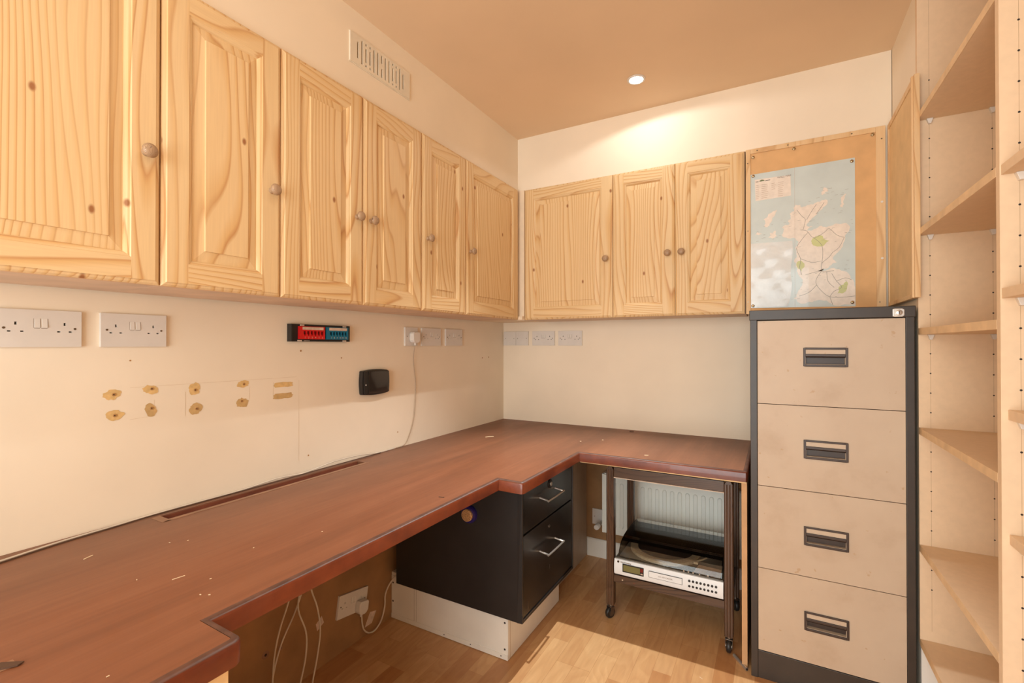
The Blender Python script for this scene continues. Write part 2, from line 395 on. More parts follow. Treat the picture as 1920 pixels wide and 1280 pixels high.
# ceiling with holes for the recessed lamps is kept plain: the fittings sit on its face
struct('ceiling', MB().box(XL-.1, XR+.1, YF-.1, YB+.1, CH, CH+.05), M['ceil'])
def blob(mb, y, z, ry, rz, mi, seed, holes=True, rect=False):
    r = random.Random(seed); n = 22; pts = []
    for k in range(n):
        a = 2*PI*k/n
        if rect:
            c, s_ = math.cos(a), math.sin(a); q = 1/max(abs(c), abs(s_)); q = min(q, 1.22)
            e = q*(1+r.uniform(-.10, .10))
        else: e = 1+r.uniform(-.14, .14)+.12*math.sin(2*a+seed)
        pts.append((XL+.0008, y+ry*e*math.cos(a), z+rz*e*math.sin(a)))
    mb.face(pts, mi)
    if holes:
        hy, hz = y+r.uniform(-.004, .004), z+r.uniform(-.004, .006)
        mb.lathe([(.0042, .0004), (.0042, .0016), (.0018, .0016), (.0018, .0006)], (XL+.0008, hy, hz), 'X', 12, 3)
        mb.lathe([(.0018, 0), (.0018, .0008)], (XL+.0008, hy, hz), 'X', 10, 4)
wl = MB().box(XL-.1, XL, YF-.1, YB+.1, 0, CH).box(XL, XU, YF, YB, ZT+.002, CH)
for i, (y, z, a, b, m) in enumerate([(.561, 1.068, .0175, .0145, 1), (.567, 1.014, .018, .0145, 1), (.648, 1.074, .018, .0125, 1), (.648, 1.018, .016, .016, 2),
        (.759, 1.066, .017, .0165, 1), (.763, 1.008, .018, .0165, 2), (.905, 1.071, .019, .0125, 1), (.903, 1.010, .018, .017, 2)]):
    blob(wl, y, z, a, b, m, i+1)
blob(wl, 1.047, 1.058, .036, .0085, 1, 21, False, True); blob(wl, 1.048, 1.019, .036, .0095, 2, 22, False, True)
for (y0, z0, y1, z1) in [(.60, 1.083, 1.10, 1.082), (.656, 1.045, .656, 1.01), (.60, .998, .64, 1.0), (.735, 1.06, .735, .99), (.927, 1.06, .927, 1.02), (1.11, 1.07, 1.11, .78), (1.01, 1.07, 1.01, 1.01)]:
    if y0 == y1: wl.face([(XL+.0006, y0-.0005, z0), (XL+.0006, y0+.0005, z0), (XL+.0006, y1+.0005, z1), (XL+.0006, y1-.0005, z1)], 5)
    else: wl.face([(XL+.0006, y0, z0-.0005), (XL+.0006, y1, z1-.0005), (XL+.0006, y1, z1+.0005), (XL+.0006, y0, z0+.0005)], 5)
for (y, z, r) in [(.60, 1.155, .002), (1.117, 1.175, .0035), (1.30, 1.145, .003), (1.62, .80, .003), (2.33, 1.12, .004), (2.40, 1.122, .004), (1.15, .79, .003)]:
    wl.lathe([(r, 0), (r, .0006)], (XL+.0004, y, z), 'X', 10, 3)
struct('wall_left', wl, [M['wall'], M['filler'], M['filler_b'], M['plug_hole'], M['slot'], M['faint']], merge=False)
struct('wall_back', MB().box(XL, XR+.1, YB, YB+.1, 0, CH).box(XU, .40, YU, YB, ZT+.002, CH).box(-.108, .40, YU, YB, 1.335, ZT+.002), M['wall'])
struct('wall_right', MB().box(XR, XR+.1, YF-.1, YB, 0, CH).box(.402, XR, 1.952, YB, 0, CH), M['wall'])
# front wall behind the camera, with an opening added for the fill light
wf = MB().box(XL, XR, YF-.1, YF, 0, .1).box(XL, XR, YF-.1, YF, 2.2, CH).box(XL, -1.17, YF-.1, YF, .1, 2.2).box(.33, XR, YF-.1, YF, .1, 2.2)
struct('wall_front', wf, M['wall'])
wn = MB()
for a, b, c, d in ((-1.17, -1.12, .1, 2.2), (.28, .33, .1, 2.2), (-1.12, .28, .1, .15), (-1.12, .28, 2.15, 2.2), (-.45, -.40, .15, 2.15)): wn.box(a, b, YF-.07, YF-.02, c, d)
struct('added_window_1', wn, M['white_board'], bevel=.003)  # unseen window frame added around the rear fill light
struct('baseboard_back', MB().prism([(2.5765, 0), (2.5765, .10), (2.566, .10), (2.560, .094), (2.560, 0)], 'X', -.938, .38), M['white_board'])
# brown hardboard lining under the worktop, left and back
lm = MB().box(-1.4995, -1.475, -.6, 2.562, 0.0005, .6885)
for (y, z, r) in [(.969, .171, .013), (1.023, .164, .009)]:
    lm.lathe([(r, 0), (r*.8, .001)], (-1.475, y, z), 'X', 12, 1); lm.lathe([(r*.35, 0), (r*.35, .0018)], (-1.475, y, z), 'X', 10, 2)
lm.face([(-1.4745, 1.17, .142), (-1.4745, 1.20, .160), (-1.4745, 1.19, .19), (-1.4745, 1.165, .17)], 3)
lm.face([(-1.4745, 1.40, .035), (-1.4745, 1.44, .035), (-1.4745, 1.465, .075), (-1.4745, 1.43, .085)], 3)
struct('trim_1', lm, [M['mdf_brown'], M['raw_edge'], M['slot'], M['label']], merge=False)
struct('trim_2', MB().box(-1.4745, -.07, 2.5665, 2.5772, .1015, .6885), M['mdf_brown'])
# pale filler post in the corner between the two runs of wall cabinets
struct('trim_3', MB().box(-1.2545, -1.207, 2.300, 2.3150, ZB-.002, ZT+.001).box(-1.4995, -1.2073, 2.2785, 2.577, ZB+.001, ZB+.019), M['post'])  # second box is added to close the corner void against a light leak
# white board at the foot of the pier under the shelving
struct('trim_4', MB().box(.402, .655, 1.9375, 1.951, 0.0005, .250), M['white_board'])

# ------------------------------------------------------------------ wall cabinets
def door_frame(w, h, S=.056):
    mb = MB()
    def ring(a, b, ya, yb, mv=0, mh=1):
        x0, x1, z0, z1 = a, w-a, a, h-a; X0, X1, Z0, Z1 = b, w-b, b, h-b
        mb.face([(x0, ya, z0), (X0, yb, Z0), (X0, yb, Z1), (x0, ya, z1)], mv); mb.face([(x1, ya, z0), (x1, ya, z1), (X1, yb, Z1), (X1, yb, Z0)], mv)
        mb.face([(x0, ya, z0), (x1, ya, z0), (X1, yb, Z0), (X0, yb, Z0)], mh); mb.face([(x0, ya, z1), (X0, yb, Z1), (X1, yb, Z1), (x1, ya, z1)], mh)
    T = -.020
    ring(0, 0, 0, -.013, 2, 2); ring(0, .004, -.013, -.0165, 0, 0); ring(.004, .008, -.0165, -.018, 0, 0); ring(.008, .010, -.018, T, 0, 0)
    i, j = .010, S
    mb.face([(i, T, i), (j, T, i), (j, T, h-i), (i, T, h-i)], 0); mb.face([(w-j, T, i), (w-i, T, i), (w-i, T, h-i), (w-j, T, h-i)], 0)
    mb.face([(j, T, i), (w-j, T, i), (w-j, T, j), (j, T, j)], 1); mb.face([(j, T, h-j), (w-j, T, h-j), (w-j, T, h-i), (j, T, h-i)], 1)
    ring(S, S+.002, T, -.0178); ring(S+.002, S+.006, -.0178, -.0168); ring(S+.006, S+.010, -.0168, -.0138); ring(S+.010, S+.0125, -.0138, -.0095)
    mb.face([(0, 0, 0), (0, 0, h), (w, 0, h), (w, 0, 0)], 2)
    return mb
def door_panel(w, h, S=.056):
    mb = MB(); a = S+.011; P = [(a, -.0096), (a+.001, -.0100), (a+.024, -.0138), (a+.0275, -.0145), (a+.0285, -.0180)]
    for (p, yp), (q, yq) in zip(P, P[1:]):
        x0, x1, z0, z1 = p, w-p, p, h-p; X0, X1, Z0, Z1 = q, w-q, q, h-q
        mb.face([(x0, yp, z0), (X0, yq, Z0), (X0, yq, Z1), (x0, yp, z1)]); mb.face([(x1, yp, z0), (x1, yp, z1), (X1, yq, Z1), (X1, yq, Z0)])
        mb.face([(x0, yp, z0), (x1, yp, z0), (X1, yq, Z0), (X0, yq, Z0)]); mb.face([(x0, yp, z1), (X0, yq, Z1), (X1, yq, Z1), (x1, yp, z1)])
    q = P[-1][0]; mb.face([(q, -.018, q), (w-q, -.018, q), (w-q, -.018, h-q), (q, -.018, h-q)])
    return mb
KNOB = [(0, -.031), (.007, -.0305), (.0125, -.028), (.0155, -.0235), (.0158, -.0205), (.0128, -.0165), (.008, -.0125), (.0068, -.008), (.0072, -.004), (.0085, -.001), (.0085, 0)]
def cabinet(loc, rz, W_, doors, label, d=.238):
    """doors: (x0, x1, knob side 'L'/'R')"""
    t = thing('wall_cabinet', label, 'cabinet', loc, rz, 'pine wall cabinets'); H = ZT-ZB
    b = MB().box(0, .018, 0, d, 0, H).box(W_-.018, W_, 0, d, 0, H).box(.018, W_-.018, 0, d, 0, .018).box(.018, W_-.018, 0, d, H-.018, H).box(.018, W_-.018, d-.006, d, .018, H-.018)
    build('carcass', b, M['carcass'], t)
    for x0, x1, ks in doors:
        w = x1-x0; dr = build('door', door_frame(w, H), [M['pine_v'], M['pine_h'], M['pine_edge']], t)
        dr.location = (x0, -.0006, 0)
        build('panel', door_panel(w, H), M['pine_panel'], dr)
        kx = .030 if ks == 'L' else w-.030
        k = build('knob', MB().lathe(KNOB, (0, 0, 0), 'Y', 28), M['knob'], dr, smooth=True)
        k.location = (kx, -.020, 1.628-ZB)
    return t
XD, YD = -1.2294-.020, 2.2984+.020      # plane of the carcass fronts
L = PI/2
cabinet((XD, .050, ZB), L, .4995, [(0, .4985, 'R')], 'wide pine wall cabinet nearest the camera, cut off by the left edge')
cabinet((XD, .551, ZB), L, .3000, [(.001, .2995, 'R')], 'pine wall cabinet with one narrow door, above the second double socket from the left')
cabinet((XD, .8525, ZB), L, .6155, [(.001, .3065, 'R'), (.3095, .6135, 'L')], 'pine wall cabinet with two doors whose knobs sit close together, under the air vent')
cabinet((XD, 1.469, ZB), L, .3065, [(.001, .3055, 'L')], 'narrow one-door pine wall cabinet right of the air vent, beside the left-hand corner cabinet')
cabinet((XD, 1.7765, ZB), L, .5015, [(.001, .4995, 'L')], 'wide pine wall cabinet on the left wall, touching the room corner')
cabinet((-1.2055, YD, ZB), 0, .4975, [(.001, .4965, 'R')], 'wide pine wall cabinet on the back wall, touching the room corner')
cabinet((-.7075, YD, ZB), 0, .5945, [(.001, .2985, 'R'), (.3005, .5930, 'L')], 'two-door pine wall cabinet on the back wall beside the map board')

# ------------------------------------------------------------------ air vent
t = thing('air_vent', 'cream slotted air vent on the upper left wall above the cabinets', 'vent', (XU, 1.117, 2.160), L)
vw, vh = .297, .101
pat = ['s', 'f', 'd', 'd', 'f', 'f', 'h', 'f', 'f', 'd', 'd', 'f', 's']; hs = []
for i, p in enumerate(pat):
    x = .030+i*.0188; a, b = x, x+.0072
    if p == 's': hs.append((a, b, .022, .079))
    if p == 'f': hs.append((a, b, .010, .091))
    if p == 'd': hs += [(a, b, .010, .017), (a, b, .025, .074), (a, b, .083, .091)]
    if p == 'h': hs += [(a, b, .010, .042), (a, b, .061, .091)]
build('cover', MB().plate(vw, vh, .006, hs, .005, 0, 1, y=-.006), [M['grille'], M['grille_dk']], t)
build('frame', MB().box(-.002, vw+.002, -.003, -.0005, -.003, 0).box(-.002, vw+.002, -.003, -.0005, vh, vh+.002), M['grille'], t)

# ------------------------------------------------------------------ sockets (built facing -Y in their own frame)
def rocker(mb, x, z, w=.011, h=.020): mb.box(x-w/2, x+w/2, -.0115, -.0088, z-h/2, z+h/2)
def double_socket(loc, rz, label, tilt=0):
    t = thing('double_socket', label, 'socket', loc, rz, 'white wall sockets'); w, h = .147, .086
    t.rotation_euler = (0, tilt, rz) if not tilt else (0, 0, rz)
    hs = []
    for cx in (.0315, w-.0315):
        hs += [(cx-.002, cx+.002, .0505, .0575), (cx-.0135, cx-.0075, .0345, .0375), (cx+.0075, cx+.0135, .0345, .0375)]
    hs += [(w/2-.0125, w/2-.0115, .044, .066, 2, .0006), (w/2-.0015, w/2-.0005, .044, .066, 2, .0006), (w/2+.0115, w/2+.0125, .044, .066, 2, .0006), (w/2-.0115, w/2-.0015, .043, .044, 2, .0006), (w/2+.0005, w/2+.0115, .043, .044, 2, .0006)]
    mb = MB().plate(w, h, .009, hs, .006, 0, 1, y=-.009)
    p = build('faceplate', mb, [M['white'], M['slot'], M['groove']], t)
    for sx in (-.0058, .0072):
        q = MB(); q.prism([(-.0088, .0455), (-.0112, .0455), (-.0096, .0655), (-.0088, .0655)], 'X', w/2+sx-.0048, w/2+sx+.0040)
        build('switch', q, M['white_in'], t)
    for cx in (.0125, w-.0125):
        build('screw', MB().lathe([(.0026, -.0096), (.0026, -.0088)], (cx, 0, .0435), 'Y', 14).box(cx-.0022, cx+.0022, -.00975, -.0095, .0431, .0439, 1), [M['screw'], M['slot']], t)
    if tilt: t.rotation_euler = Matrix.Rotation(rz, 3, 'Z').to_euler(); t.rotation_euler = (Matrix.Rotation(rz, 3, 'Z') @ Matrix.Rotation(tilt, 3, 'Y')).to_euler()
    return t
ZS = 1.192
double_socket((XL, .349, ZS), L, 'white double socket at the far left edge of the picture, above the worktop')
double_socket((XL, .534, ZS), L, 'white double socket between the leftmost socket and the red and blue panel')
double_socket((XL, 1.779, ZS), L, 'white double socket on the left wall, just right of the plugged-in single socket')
double_socket((XL, 1.969, ZS), L, 'white double socket on the left wall nearest to the room corner')
double_socket((-1.291, YB, ZS), 0, 'white double socket on the back wall beside the two blank plates')
double_socket((-1.119, YB, ZS), 0, 'white double socket on the back wall, furthest right of the row')
double_socket((-1.4745, 1.252, .142), L, 'white double socket hung askew on the brown board under the worktop, holding a plug', math.radians(9))
def single(loc, rz, label, name='blank_plate', cat='wall plate', grp=None):
    t = thing(name, label, cat, loc, rz, grp); w = .086
    hs = [] if name == 'blank_plate' else [(.041, .045, .0505, .0575), (.029, .035, .0345, .0375), (.051, .057, .0345, .0375)]
    build('faceplate', MB().plate(w, .086, .009, hs, .006, 0, 1, y=-.009), [M['white'], M['slot']], t)
    for cx in (.0125, w-.0125): build('screw', MB().lathe([(.0024, -.0096), (.0024, -.0088)], (cx, 0, .0435), 'Y', 12), M['screw'], t)
    return t
single((-1.493, YB, ZS), 0, 'white blank plate on the back wall, tight in the room corner', grp='blank white plates')
single((-1.4055, YB, ZS), 0, 'white blank plate on the back wall, right-hand one of the touching pair', grp='blank white plates')
single((XL, 1.661, ZS), L, 'white single socket above the black wall box, with a plug in it', 'single_socket', 'socket')
single((-.905, 2.566, .185), 0, 'white plate on the brown board behind the radiator valve', grp='blank white plates')
def plug(name, loc, rz, label, tilt=0):
    t = thing(name, label, 'plug', loc, rz)
    poly = [(-.024, .006), (-.018, -.004), (-.008, -.009), (.008, -.009), (.018, -.004), (.024, .006), (.024, .034), (.018, .042), (-.018, .042), (-.024, .034)]
    build('body', MB().prism(poly, 'Y', -.026, 0), M['white_in'], t, bevel=.003)
    build('cord_grip', MB().lathe([(.0045, -.020), (.006, -.006)], (0, -.014, 0), 'Z', 12), M['white'], t)
    if tilt: t.rotation_euler = (Matrix.Rotation(rz, 3, 'Z') @ Matrix.Rotation(tilt, 3, 'Y')).to_euler()
    return t
plug('plug', (XL+.0094, 1.712, 1.214), L, 'white plug in the single socket above the black wall box')
plug('plug', (-1.4650, 1.362, .128), L, 'white plug in the askew socket under the worktop', math.radians(9))

# ------------------------------------------------------------------ patch panel
t = thing('patch_panel', 'black network patch panel with a red and a blue block on the left wall', 'patch panel', (XL, 1.062, 1.2085), L)
pw, ph = .265, .0625
build('back_plate', MB().box(0, pw, -.018, 0, 0, ph).box(0, .006, -.024, 0, 0, ph), M['black'], t, bevel=.0015)
def block(name, x0, x1, mat, mdk, first):
    mb = MB(); n = 6; w = x1-x0; hs = []
    for i in range(n):
        cx = x0+.022+(w-.034)*i/(n-1); hs += [(cx-.0055, cx+.0055, .0265, .0375, 1), (cx-.0028, cx+.0028, .0215, .0265, 1)]
    mb.plate(w, .046, .010, hs, .007, 0, 1, x0=x0, z0=.0085, y=-.028)
    for i in range(n):
        cx = x0+.022+(w-.034)*i/(n-1)
        text_into(mb, str(first+i), .0085, lambda a, b, cx=cx: (cx+a, -.0284, .0120+b), 2, 'CENTER')
    o = build(name, mb, [mat, mdk, M['label']], t, merge=False)
    build('label_strip', MB().box(x0+.012, x1-.008, -.0295, -.028, .0425, .0525), M['label'], o)
block('red_block', .030, .138, M['red'], M['red_dk'], 1); block('blue_block', .145, .248, M['blue'], M['blue_dk'], 7)
for x, z in ((.036, .0022), (.046, .0575), (.236, .002), (.236, .0575)):
    build('clip', MB().box(x-.008, x+.008, -.021, -.018, z-.0015, z+.0035), M['label'], t)
mb = MB()
for k in range(6): mb.box(.055+k*.004, .0575+k*.004, -.0183, -.018, .0018, .0042)
build('lettering', mb, M['label'], t, merge=False)

# ------------------------------------------------------------------ black wall box
t = thing('mounted_box', 'glossy black box with bowed edges mounted on the left wall', 'box', (XL, 1.392, .990), L)
def bowed(w, h, b, n=8):
    P = []
    for i in range(n): q = i/n; P.append((w*q, -b*math.sin(PI*q)))
    for i in range(n): q = i/n; P.append((w+b*.8*math.sin(PI*q), h*q))
    for i in range(n): q = i/n; P.append((w*(1-q), h+b*math.sin(PI*q)))
    for i in range(n): q = i/n; P.append((-b*.8*math.sin(PI*q), h*(1-q)))
    return P
build('case', MB().prism(bowed(.145, .098, .005), 'Y', -.022, 0), M['black'], t, bevel=.004, smooth=True)
build('cover', MB().prism([(x*.80+.030, z*.93+.0035) for x, z in bowed(.145, .098, .004)], 'Y', -.026, -.0215), M['black_gloss'], t, bevel=.0025, smooth=True)
build('side_strip', MB().prism([(x*.15+.004, z*.90+.005) for x, z in bowed(.145, .098, .003)], 'Y', -.025, -.0215), M['black'], t, bevel=.002)
build('light', MB().lathe([(.0026, -.0265), (.0026, -.025)], (.013, 0, .040), 'Y', 12), M['white_in'], t)

# ------------------------------------------------------------------ worktop
ZW, ZU = .7295, .690
path = [(-.745, -.6), (-.745, .440), (-.750, .449), (-.758, .453), (-.841, .455), (-.841, 1.412), (-.757, 1.410), (-.749, 1.413), (-.745, 1.421), (-.742, 1.930), (-.095, 1.938), (-.090, 1.944), (-.090, 2.562)]
def offs(P, d):
    out = []
    for i, p in enumerate(P):
        ns = []
        for a, b in ((i-1, i), (i, i+1)):
            if a < 0 or b >= len(P): continue
            e = Vector((P[b][0]-P[a][0], P[b][1]-P[a][1])).normalized(); ns.append(Vector((-e.y, e.x)))
        n = sum(ns, Vector((0, 0))); n.normalize(); k = 1/max(.35, n.dot(ns[0]))
        out.append((p[0]+n.x*d*k, p[1]+n.y*d*k))
    return out
top = thing('worktop', 'long L-shaped reddish brown worktop with stepped front edge along two walls', 'worktop', (-1.1, 1.2, ZU))
inner = offs(path, .013)
bm = bmesh.new()
outer = inner+[(inner[-1][0], YB-.0005), (XL+.0005, YB-.0005), (XL+.0005, -.6)]
hole = [(-1.467, .656), (-1.411, .648), (-1.411, 1.352), (-1.467, 1.352)]
def loop(P, z):
    vs = [bm.verts.new((x, y, z)) for x, y in P]; return [bm.edges.new((vs[i], vs[(i+1) % len(vs)])) for i in range(len(vs))]
es = loop(outer, ZW)+loop(hole, ZW)
r = bmesh.ops.triangle_fill(bm, edges=es, use_beauty=True); fs = [g for g in r['geom'] if isinstance(g, bmesh.types.BMFace)]
ex = bmesh.ops.extrude_face_region(bm, geom=fs); vs = [g for g in ex['geom'] if isinstance(g, bmesh.types.BMVert)]
bmesh.ops.translate(bm, verts=vs, vec=(0, 0, ZU-ZW))
bmesh.ops.recalc_face_normals(bm, faces=bm.faces)
me = bpy.data.meshes.new('board'); bm.to_mesh(me); bm.free(); me.materials.append(M['desk'])
ob = bpy.data.objects.new('board', me); C.objects.link(ob); ob.parent = top; ob.location = (1.1, -1.2, -ZU)
def sweep(mb, prof, mi=None):
    rings = []
    for d, z in prof: rings.append([(x, y, z) for x, y in offs(path, d)])
    n = len(path)
    for a in range(len(rings)-1):
        for k in range(n-1):
            mb.face([rings[a][k], rings[a][k+1], rings[a+1][k+1], rings[a+1][k]], mi[a] if mi else 0)
    for k in (0, n-1): mb.face([r[k] for r in rings], 0)
lp = MB(); sweep(lp, [(.0125, ZU), (0, ZU), (-.001, ZW-.008), (.0005, ZW-.003), (.003, ZW-.0006), (.007, ZW+.0004), (.0125, ZW+.0003)], [0, 0, 0, 1, 1, 1, 0])
ob = build('edge_lipping', lp, [M['lip'], M['lip_worn']], top, smooth=True); ob.location = (1.1, -1.2, -ZU)
# pale strip under the right-hand front edge
ob = build('under_strip', MB().box(-.742, -.093, 1.9385, 1.962, ZU-.0045, ZU-.0002), M['cream_raw'], top); ob.location = (1.1, -1.2, -ZU)
tr = MB().box(-1.4668, -1.4112, .6565, 1.3515, .7080, .7120).box(-1.4668, -1.4645, .6565, 1.3515, .712, ZW-.002)
ob = build('cable_trough', tr, M['trough'], top); ob.location = (1.1, -1.2, -ZU)
tr = MB().box(-1.4225, -1.4115, .6565, 1.3515, ZW-.012, ZW+.0008).box(-1.4115, -1.4065, .640, 1.362, ZW+.0001, ZW+.0012).box(-1.468, -1.4065, .636, .6565, ZW+.0001, ZW+.0012)
ob = build('slot_trim', tr, M['raw_edge'], top, bevel=.0006); ob.location = (1.1, -1.2, -ZU)
# supports
tag(build('support_panel', MB().box(-.776, -.758, -.58, .436, 0, ZU-.0005).box(-1.46, -.776, .418, .436, 0, ZU-.0005), M['cream_raw'], bevel=.001), 'cream chipboard panel holding up the near end of the worktop', 'panel')
tag(build('support_panel', MB().box(-.958, -.940, 2.012, 2.558, 0, ZU-.0005), M['grey_panel'], bevel=.0008), 'grey laminate panel under the worktop between black drawers and radiator', 'panel')
tag(build('support_panel', MB().box(-.110, -.0915, 1.951, 2.558, 0, ZU-.0005), M['tan_panel'], bevel=.0008), 'narrow tan panel under the worktop end beside the filing cabinet', 'panel')

# ------------------------------------------------------------------ black drawer pedestal and its white plinth
px0, px1, py0, py1, pz0, pz1 = -1.405, -.800, 1.510, 2.004, .186, ZU-.005
t = thing('drawer_pedestal', 'black metal two-drawer pedestal under the worktop on a white plinth', 'drawer unit', (px0, py0, pz0))
b = MB().box(0, px1-px0-.02, 0, py1-py0, 0, pz1-pz0)
for a, c, d, e in ((0, .008, 0, pz1-pz0), (py1-py0-.008, py1-py0, 0, pz1-pz0)): b.box(px1-px0-.02, px1-px0, a, c, d, e)
b.box(px1-px0-.02, px1-px0, .008, py1-py0-.008, 0, .010).box(px1-px0-.02, px1-px0, .008, py1-py0-.008, pz1-pz0-.008, pz1-pz0)
build('body', b, M['black_paint'], t, bevel=.0012)
def ped_drawer(z0, z1, hz, lz, lockbig):
    w = py1-py0; x = px1-px0
    d = build('drawer', MB().box(x-.019, x-.003, .011, w-.011, z0, z1), M['black_drawer'], t, bevel=.0015)
    # chrome wire handle
    c = w*.5-.010; y0, y1 = c-.085, c+.060
    pts = [(x-.004, y0, hz+.006), (x+.030, y0, hz), (x+.036, y0+.006, hz-.001), (x+.036, y1-.006, hz-.001), (x+.030, y1, hz), (x-.004, y1, hz+.006)]
    build('handle', MB().tube(smooth_path(pts, 3), .0036, 10), M['chrome'], d, smooth=True)
    if lockbig: build('lock', MB().lathe([(.018, -.0005), (.018, .003), (.0165, .004), (.0085, .004), (.0085, .0035)], (x-.003, c+.01, lz), 'X', 24).lathe([(.008, .003), (.008, .007), (.006, .008), (.0, .008)], (x-.003, c+.01, lz), 'X', 20, 1), [M['black'], M['chrome']], d, smooth=True)
    else: build('lock', MB().lathe([(.006, 0), (.006, .003), (.004, .004), (0, .004)], (x-.003, c, lz), 'X', 18), M['castor'], d, smooth=True)
ped_drawer(.318, pz1-pz0-.010, .408, .445, True); ped_drawer(.014, .310, .200, .276, False)
build('scratch', MB().box(px1-px0-.0028, px1-px0-.0025, .05, .053, .022, .06), M['castor'], t)
build('scratch', MB().box(px1-px0-.0028, px1-px0-.0025, .24, .247, .10, .118), M['castor'], t)
build('pale_edge', MB().box(px1-px0-.0005, px1-px0+.0004, .01, py1-py0-.004, .0095, .0110), M['castor'], t)  # thin paler strips along the front frame edges
build('pale_edge', MB().box(px1-px0-.0005, px1-px0+.0004, py1-py0-.0085, py1-py0-.0070, .01, pz1-pz0-.01), M['castor'], t)
build('pale_edge', MB().box(px1-px0-.0006, px1-px0+.0003, -.0006, .0006, .03, pz1-pz0-.02), M['castor'], t)
def disc_light():
    t = thing('round_light', 'small round gold-faced disc with an indigo rim stuck on the black pedestal side', 'light', (-1.028, py0, .546))
    build('rim', MB().lathe([(.034, 0), (.034, -.010), (.030, -.016), (.026, -.016)], (0, 0, 0), 'Y', 32), M['indigo'], t, smooth=True)
    f = MB().lathe([(.0235, -.0155), (.0235, -.024), (.0215, -.026), (.0, -.0265)], (0, 0, 0), 'Y', 32)
    for rr, n in ((.006, 6), (.012, 12), (.0175, 18)):
        for k in range(n):
            a = 2*PI*k/n; f.lathe([(.0016, -.0262), (.001, -.0278), (0, -.028)], (rr*math.cos(a), 0, rr*math.sin(a)), 'Y', 6)
    build('face', f, M['gold'], t, smooth=True)
disc_light()
t = thing('plinth', 'white boxed plinth with screw holes under the black pedestal', 'plinth', (-.885, 1.555, 0))
mb = MB().box(-.588, 0, 0, .016, .002, .1855)
for x, z in ((-.580, .155), (-.580, .075), (-.014, .140), (-.014, .040)): mb.lathe([(.004, -.0004), (.004, .0002)], (x, 0, z), 'Y', 12, 1)
for x in (-.30, -.17, -.03): mb.lathe([(.0025, -.0022), (.0025, .0002)], (x, 0, .012), 'Y', 10, 1)
mb.box(-.588, 0, -.002, 0, .002, .021).box(-.460, -.4592, -.0003, 0, .021, .183, 2).box(-.449, -.4484, -.0003, 0, .021, .183, 2)
build('side_board', mb, [M['white_board'], M['slot'], M['groove']], t, merge=False)
build('front_board', MB().box(-.016, 0, .0165, .480, .002, .1855).box(-.0162, .0006, .0158, .0168, .002, .1855, 1), [M['white_board'], M['mdf_brown']], t)
build('back_board', MB().box(-.588, -.016, .464, .480, .002, .1855), M['white_board'], t)
tag(build('wood_block', MB().box(-1.4745, -1.4075, 1.557, 1.600, .186, .2), M['white_board'], bevel=.0008), 'small white offcut on the plinth, against the wall behind the pedestal', 'block')

# ------------------------------------------------------------------ radiator
t = thing('radiator', 'white panel radiator with vertical flutes on the back wall under the worktop', 'radiator', (-.828, 2.50, .17))
rw, rh = .70, .318; mb = MB(); n = 18; pitch = (rw-.03)/n
xs = [0, .012]; yv = [0.0, 0.0]
mb.box(0, rw, 0, .012, 0, rh)
build('panel', mb, M['rad'], t, bevel=.004)
fl = MB()
for i in range(n):
    x = .015+pitch*(i+.5); w = pitch*.30
    P = []
    for k in range(7): a = PI*k/6; P.append((x+w*math.cos(a), rh-.048+w*math.sin(a)))
    for k in range(7): a = PI+PI*k/6; P.append((x+w*math.cos(a), .048+w*math.sin(a)))
    i0 = len(fl.v); m = len(P); Q = [(x+(p[0]-x)*.68, p[1]+(-.003 if p[1] > rh/2 else .003)) for p in P]
    fl.v += [(p[0], 0.0, p[1]) for p in P]+[(q[0], -.0045, q[1]) for q in Q]
    for k in range(m): k2 = (k+1) % m; fl.f.append((i0+k, i0+k2, i0+m+k2, i0+m+k)); fl.m.append(0)
    fl.f.append(tuple(i0+m+k for k in range(m))); fl.m.append(0)
build('flutes', fl, M['rad'], t)
build('back_panel', MB().box(.01, rw-.01, .045, .055, .01, rh-.01), M['rad'], t, bevel=.003)
g = MB().box(0, rw, .012, .055, rh-.004, rh+.004)
build('top_grille', g, M['rad'], t, bevel=.001); build('side_cover', MB().box(-.002, .010, -.001, .056, 0, rh+.003), M['rad'], t, bevel=.003)
t = thing('radiator_valve', 'small white and chrome radiator valve left of the radiator', 'valve', (-.845, 2.500, .205))
build('pipe', MB().tube([(.016, .022, 0), (0, .022, 0), (-.004, .060, 0)], .0075, 12), M['chrome'], t, smooth=True)
build('body', MB().lathe([(.011, .022), (.011, .002), (.008, -.006)], (-.004, 0, 0), 'Y', 16), M['chrome'], t, smooth=True)
build('head', MB().lathe([(.009, -.004), (.0145, -.010), (.0150, -.034), (.0135, -.040), (0, -.041)], (-.004, 0, 0), 'Y', 20), M['white_in'], t, smooth=True)

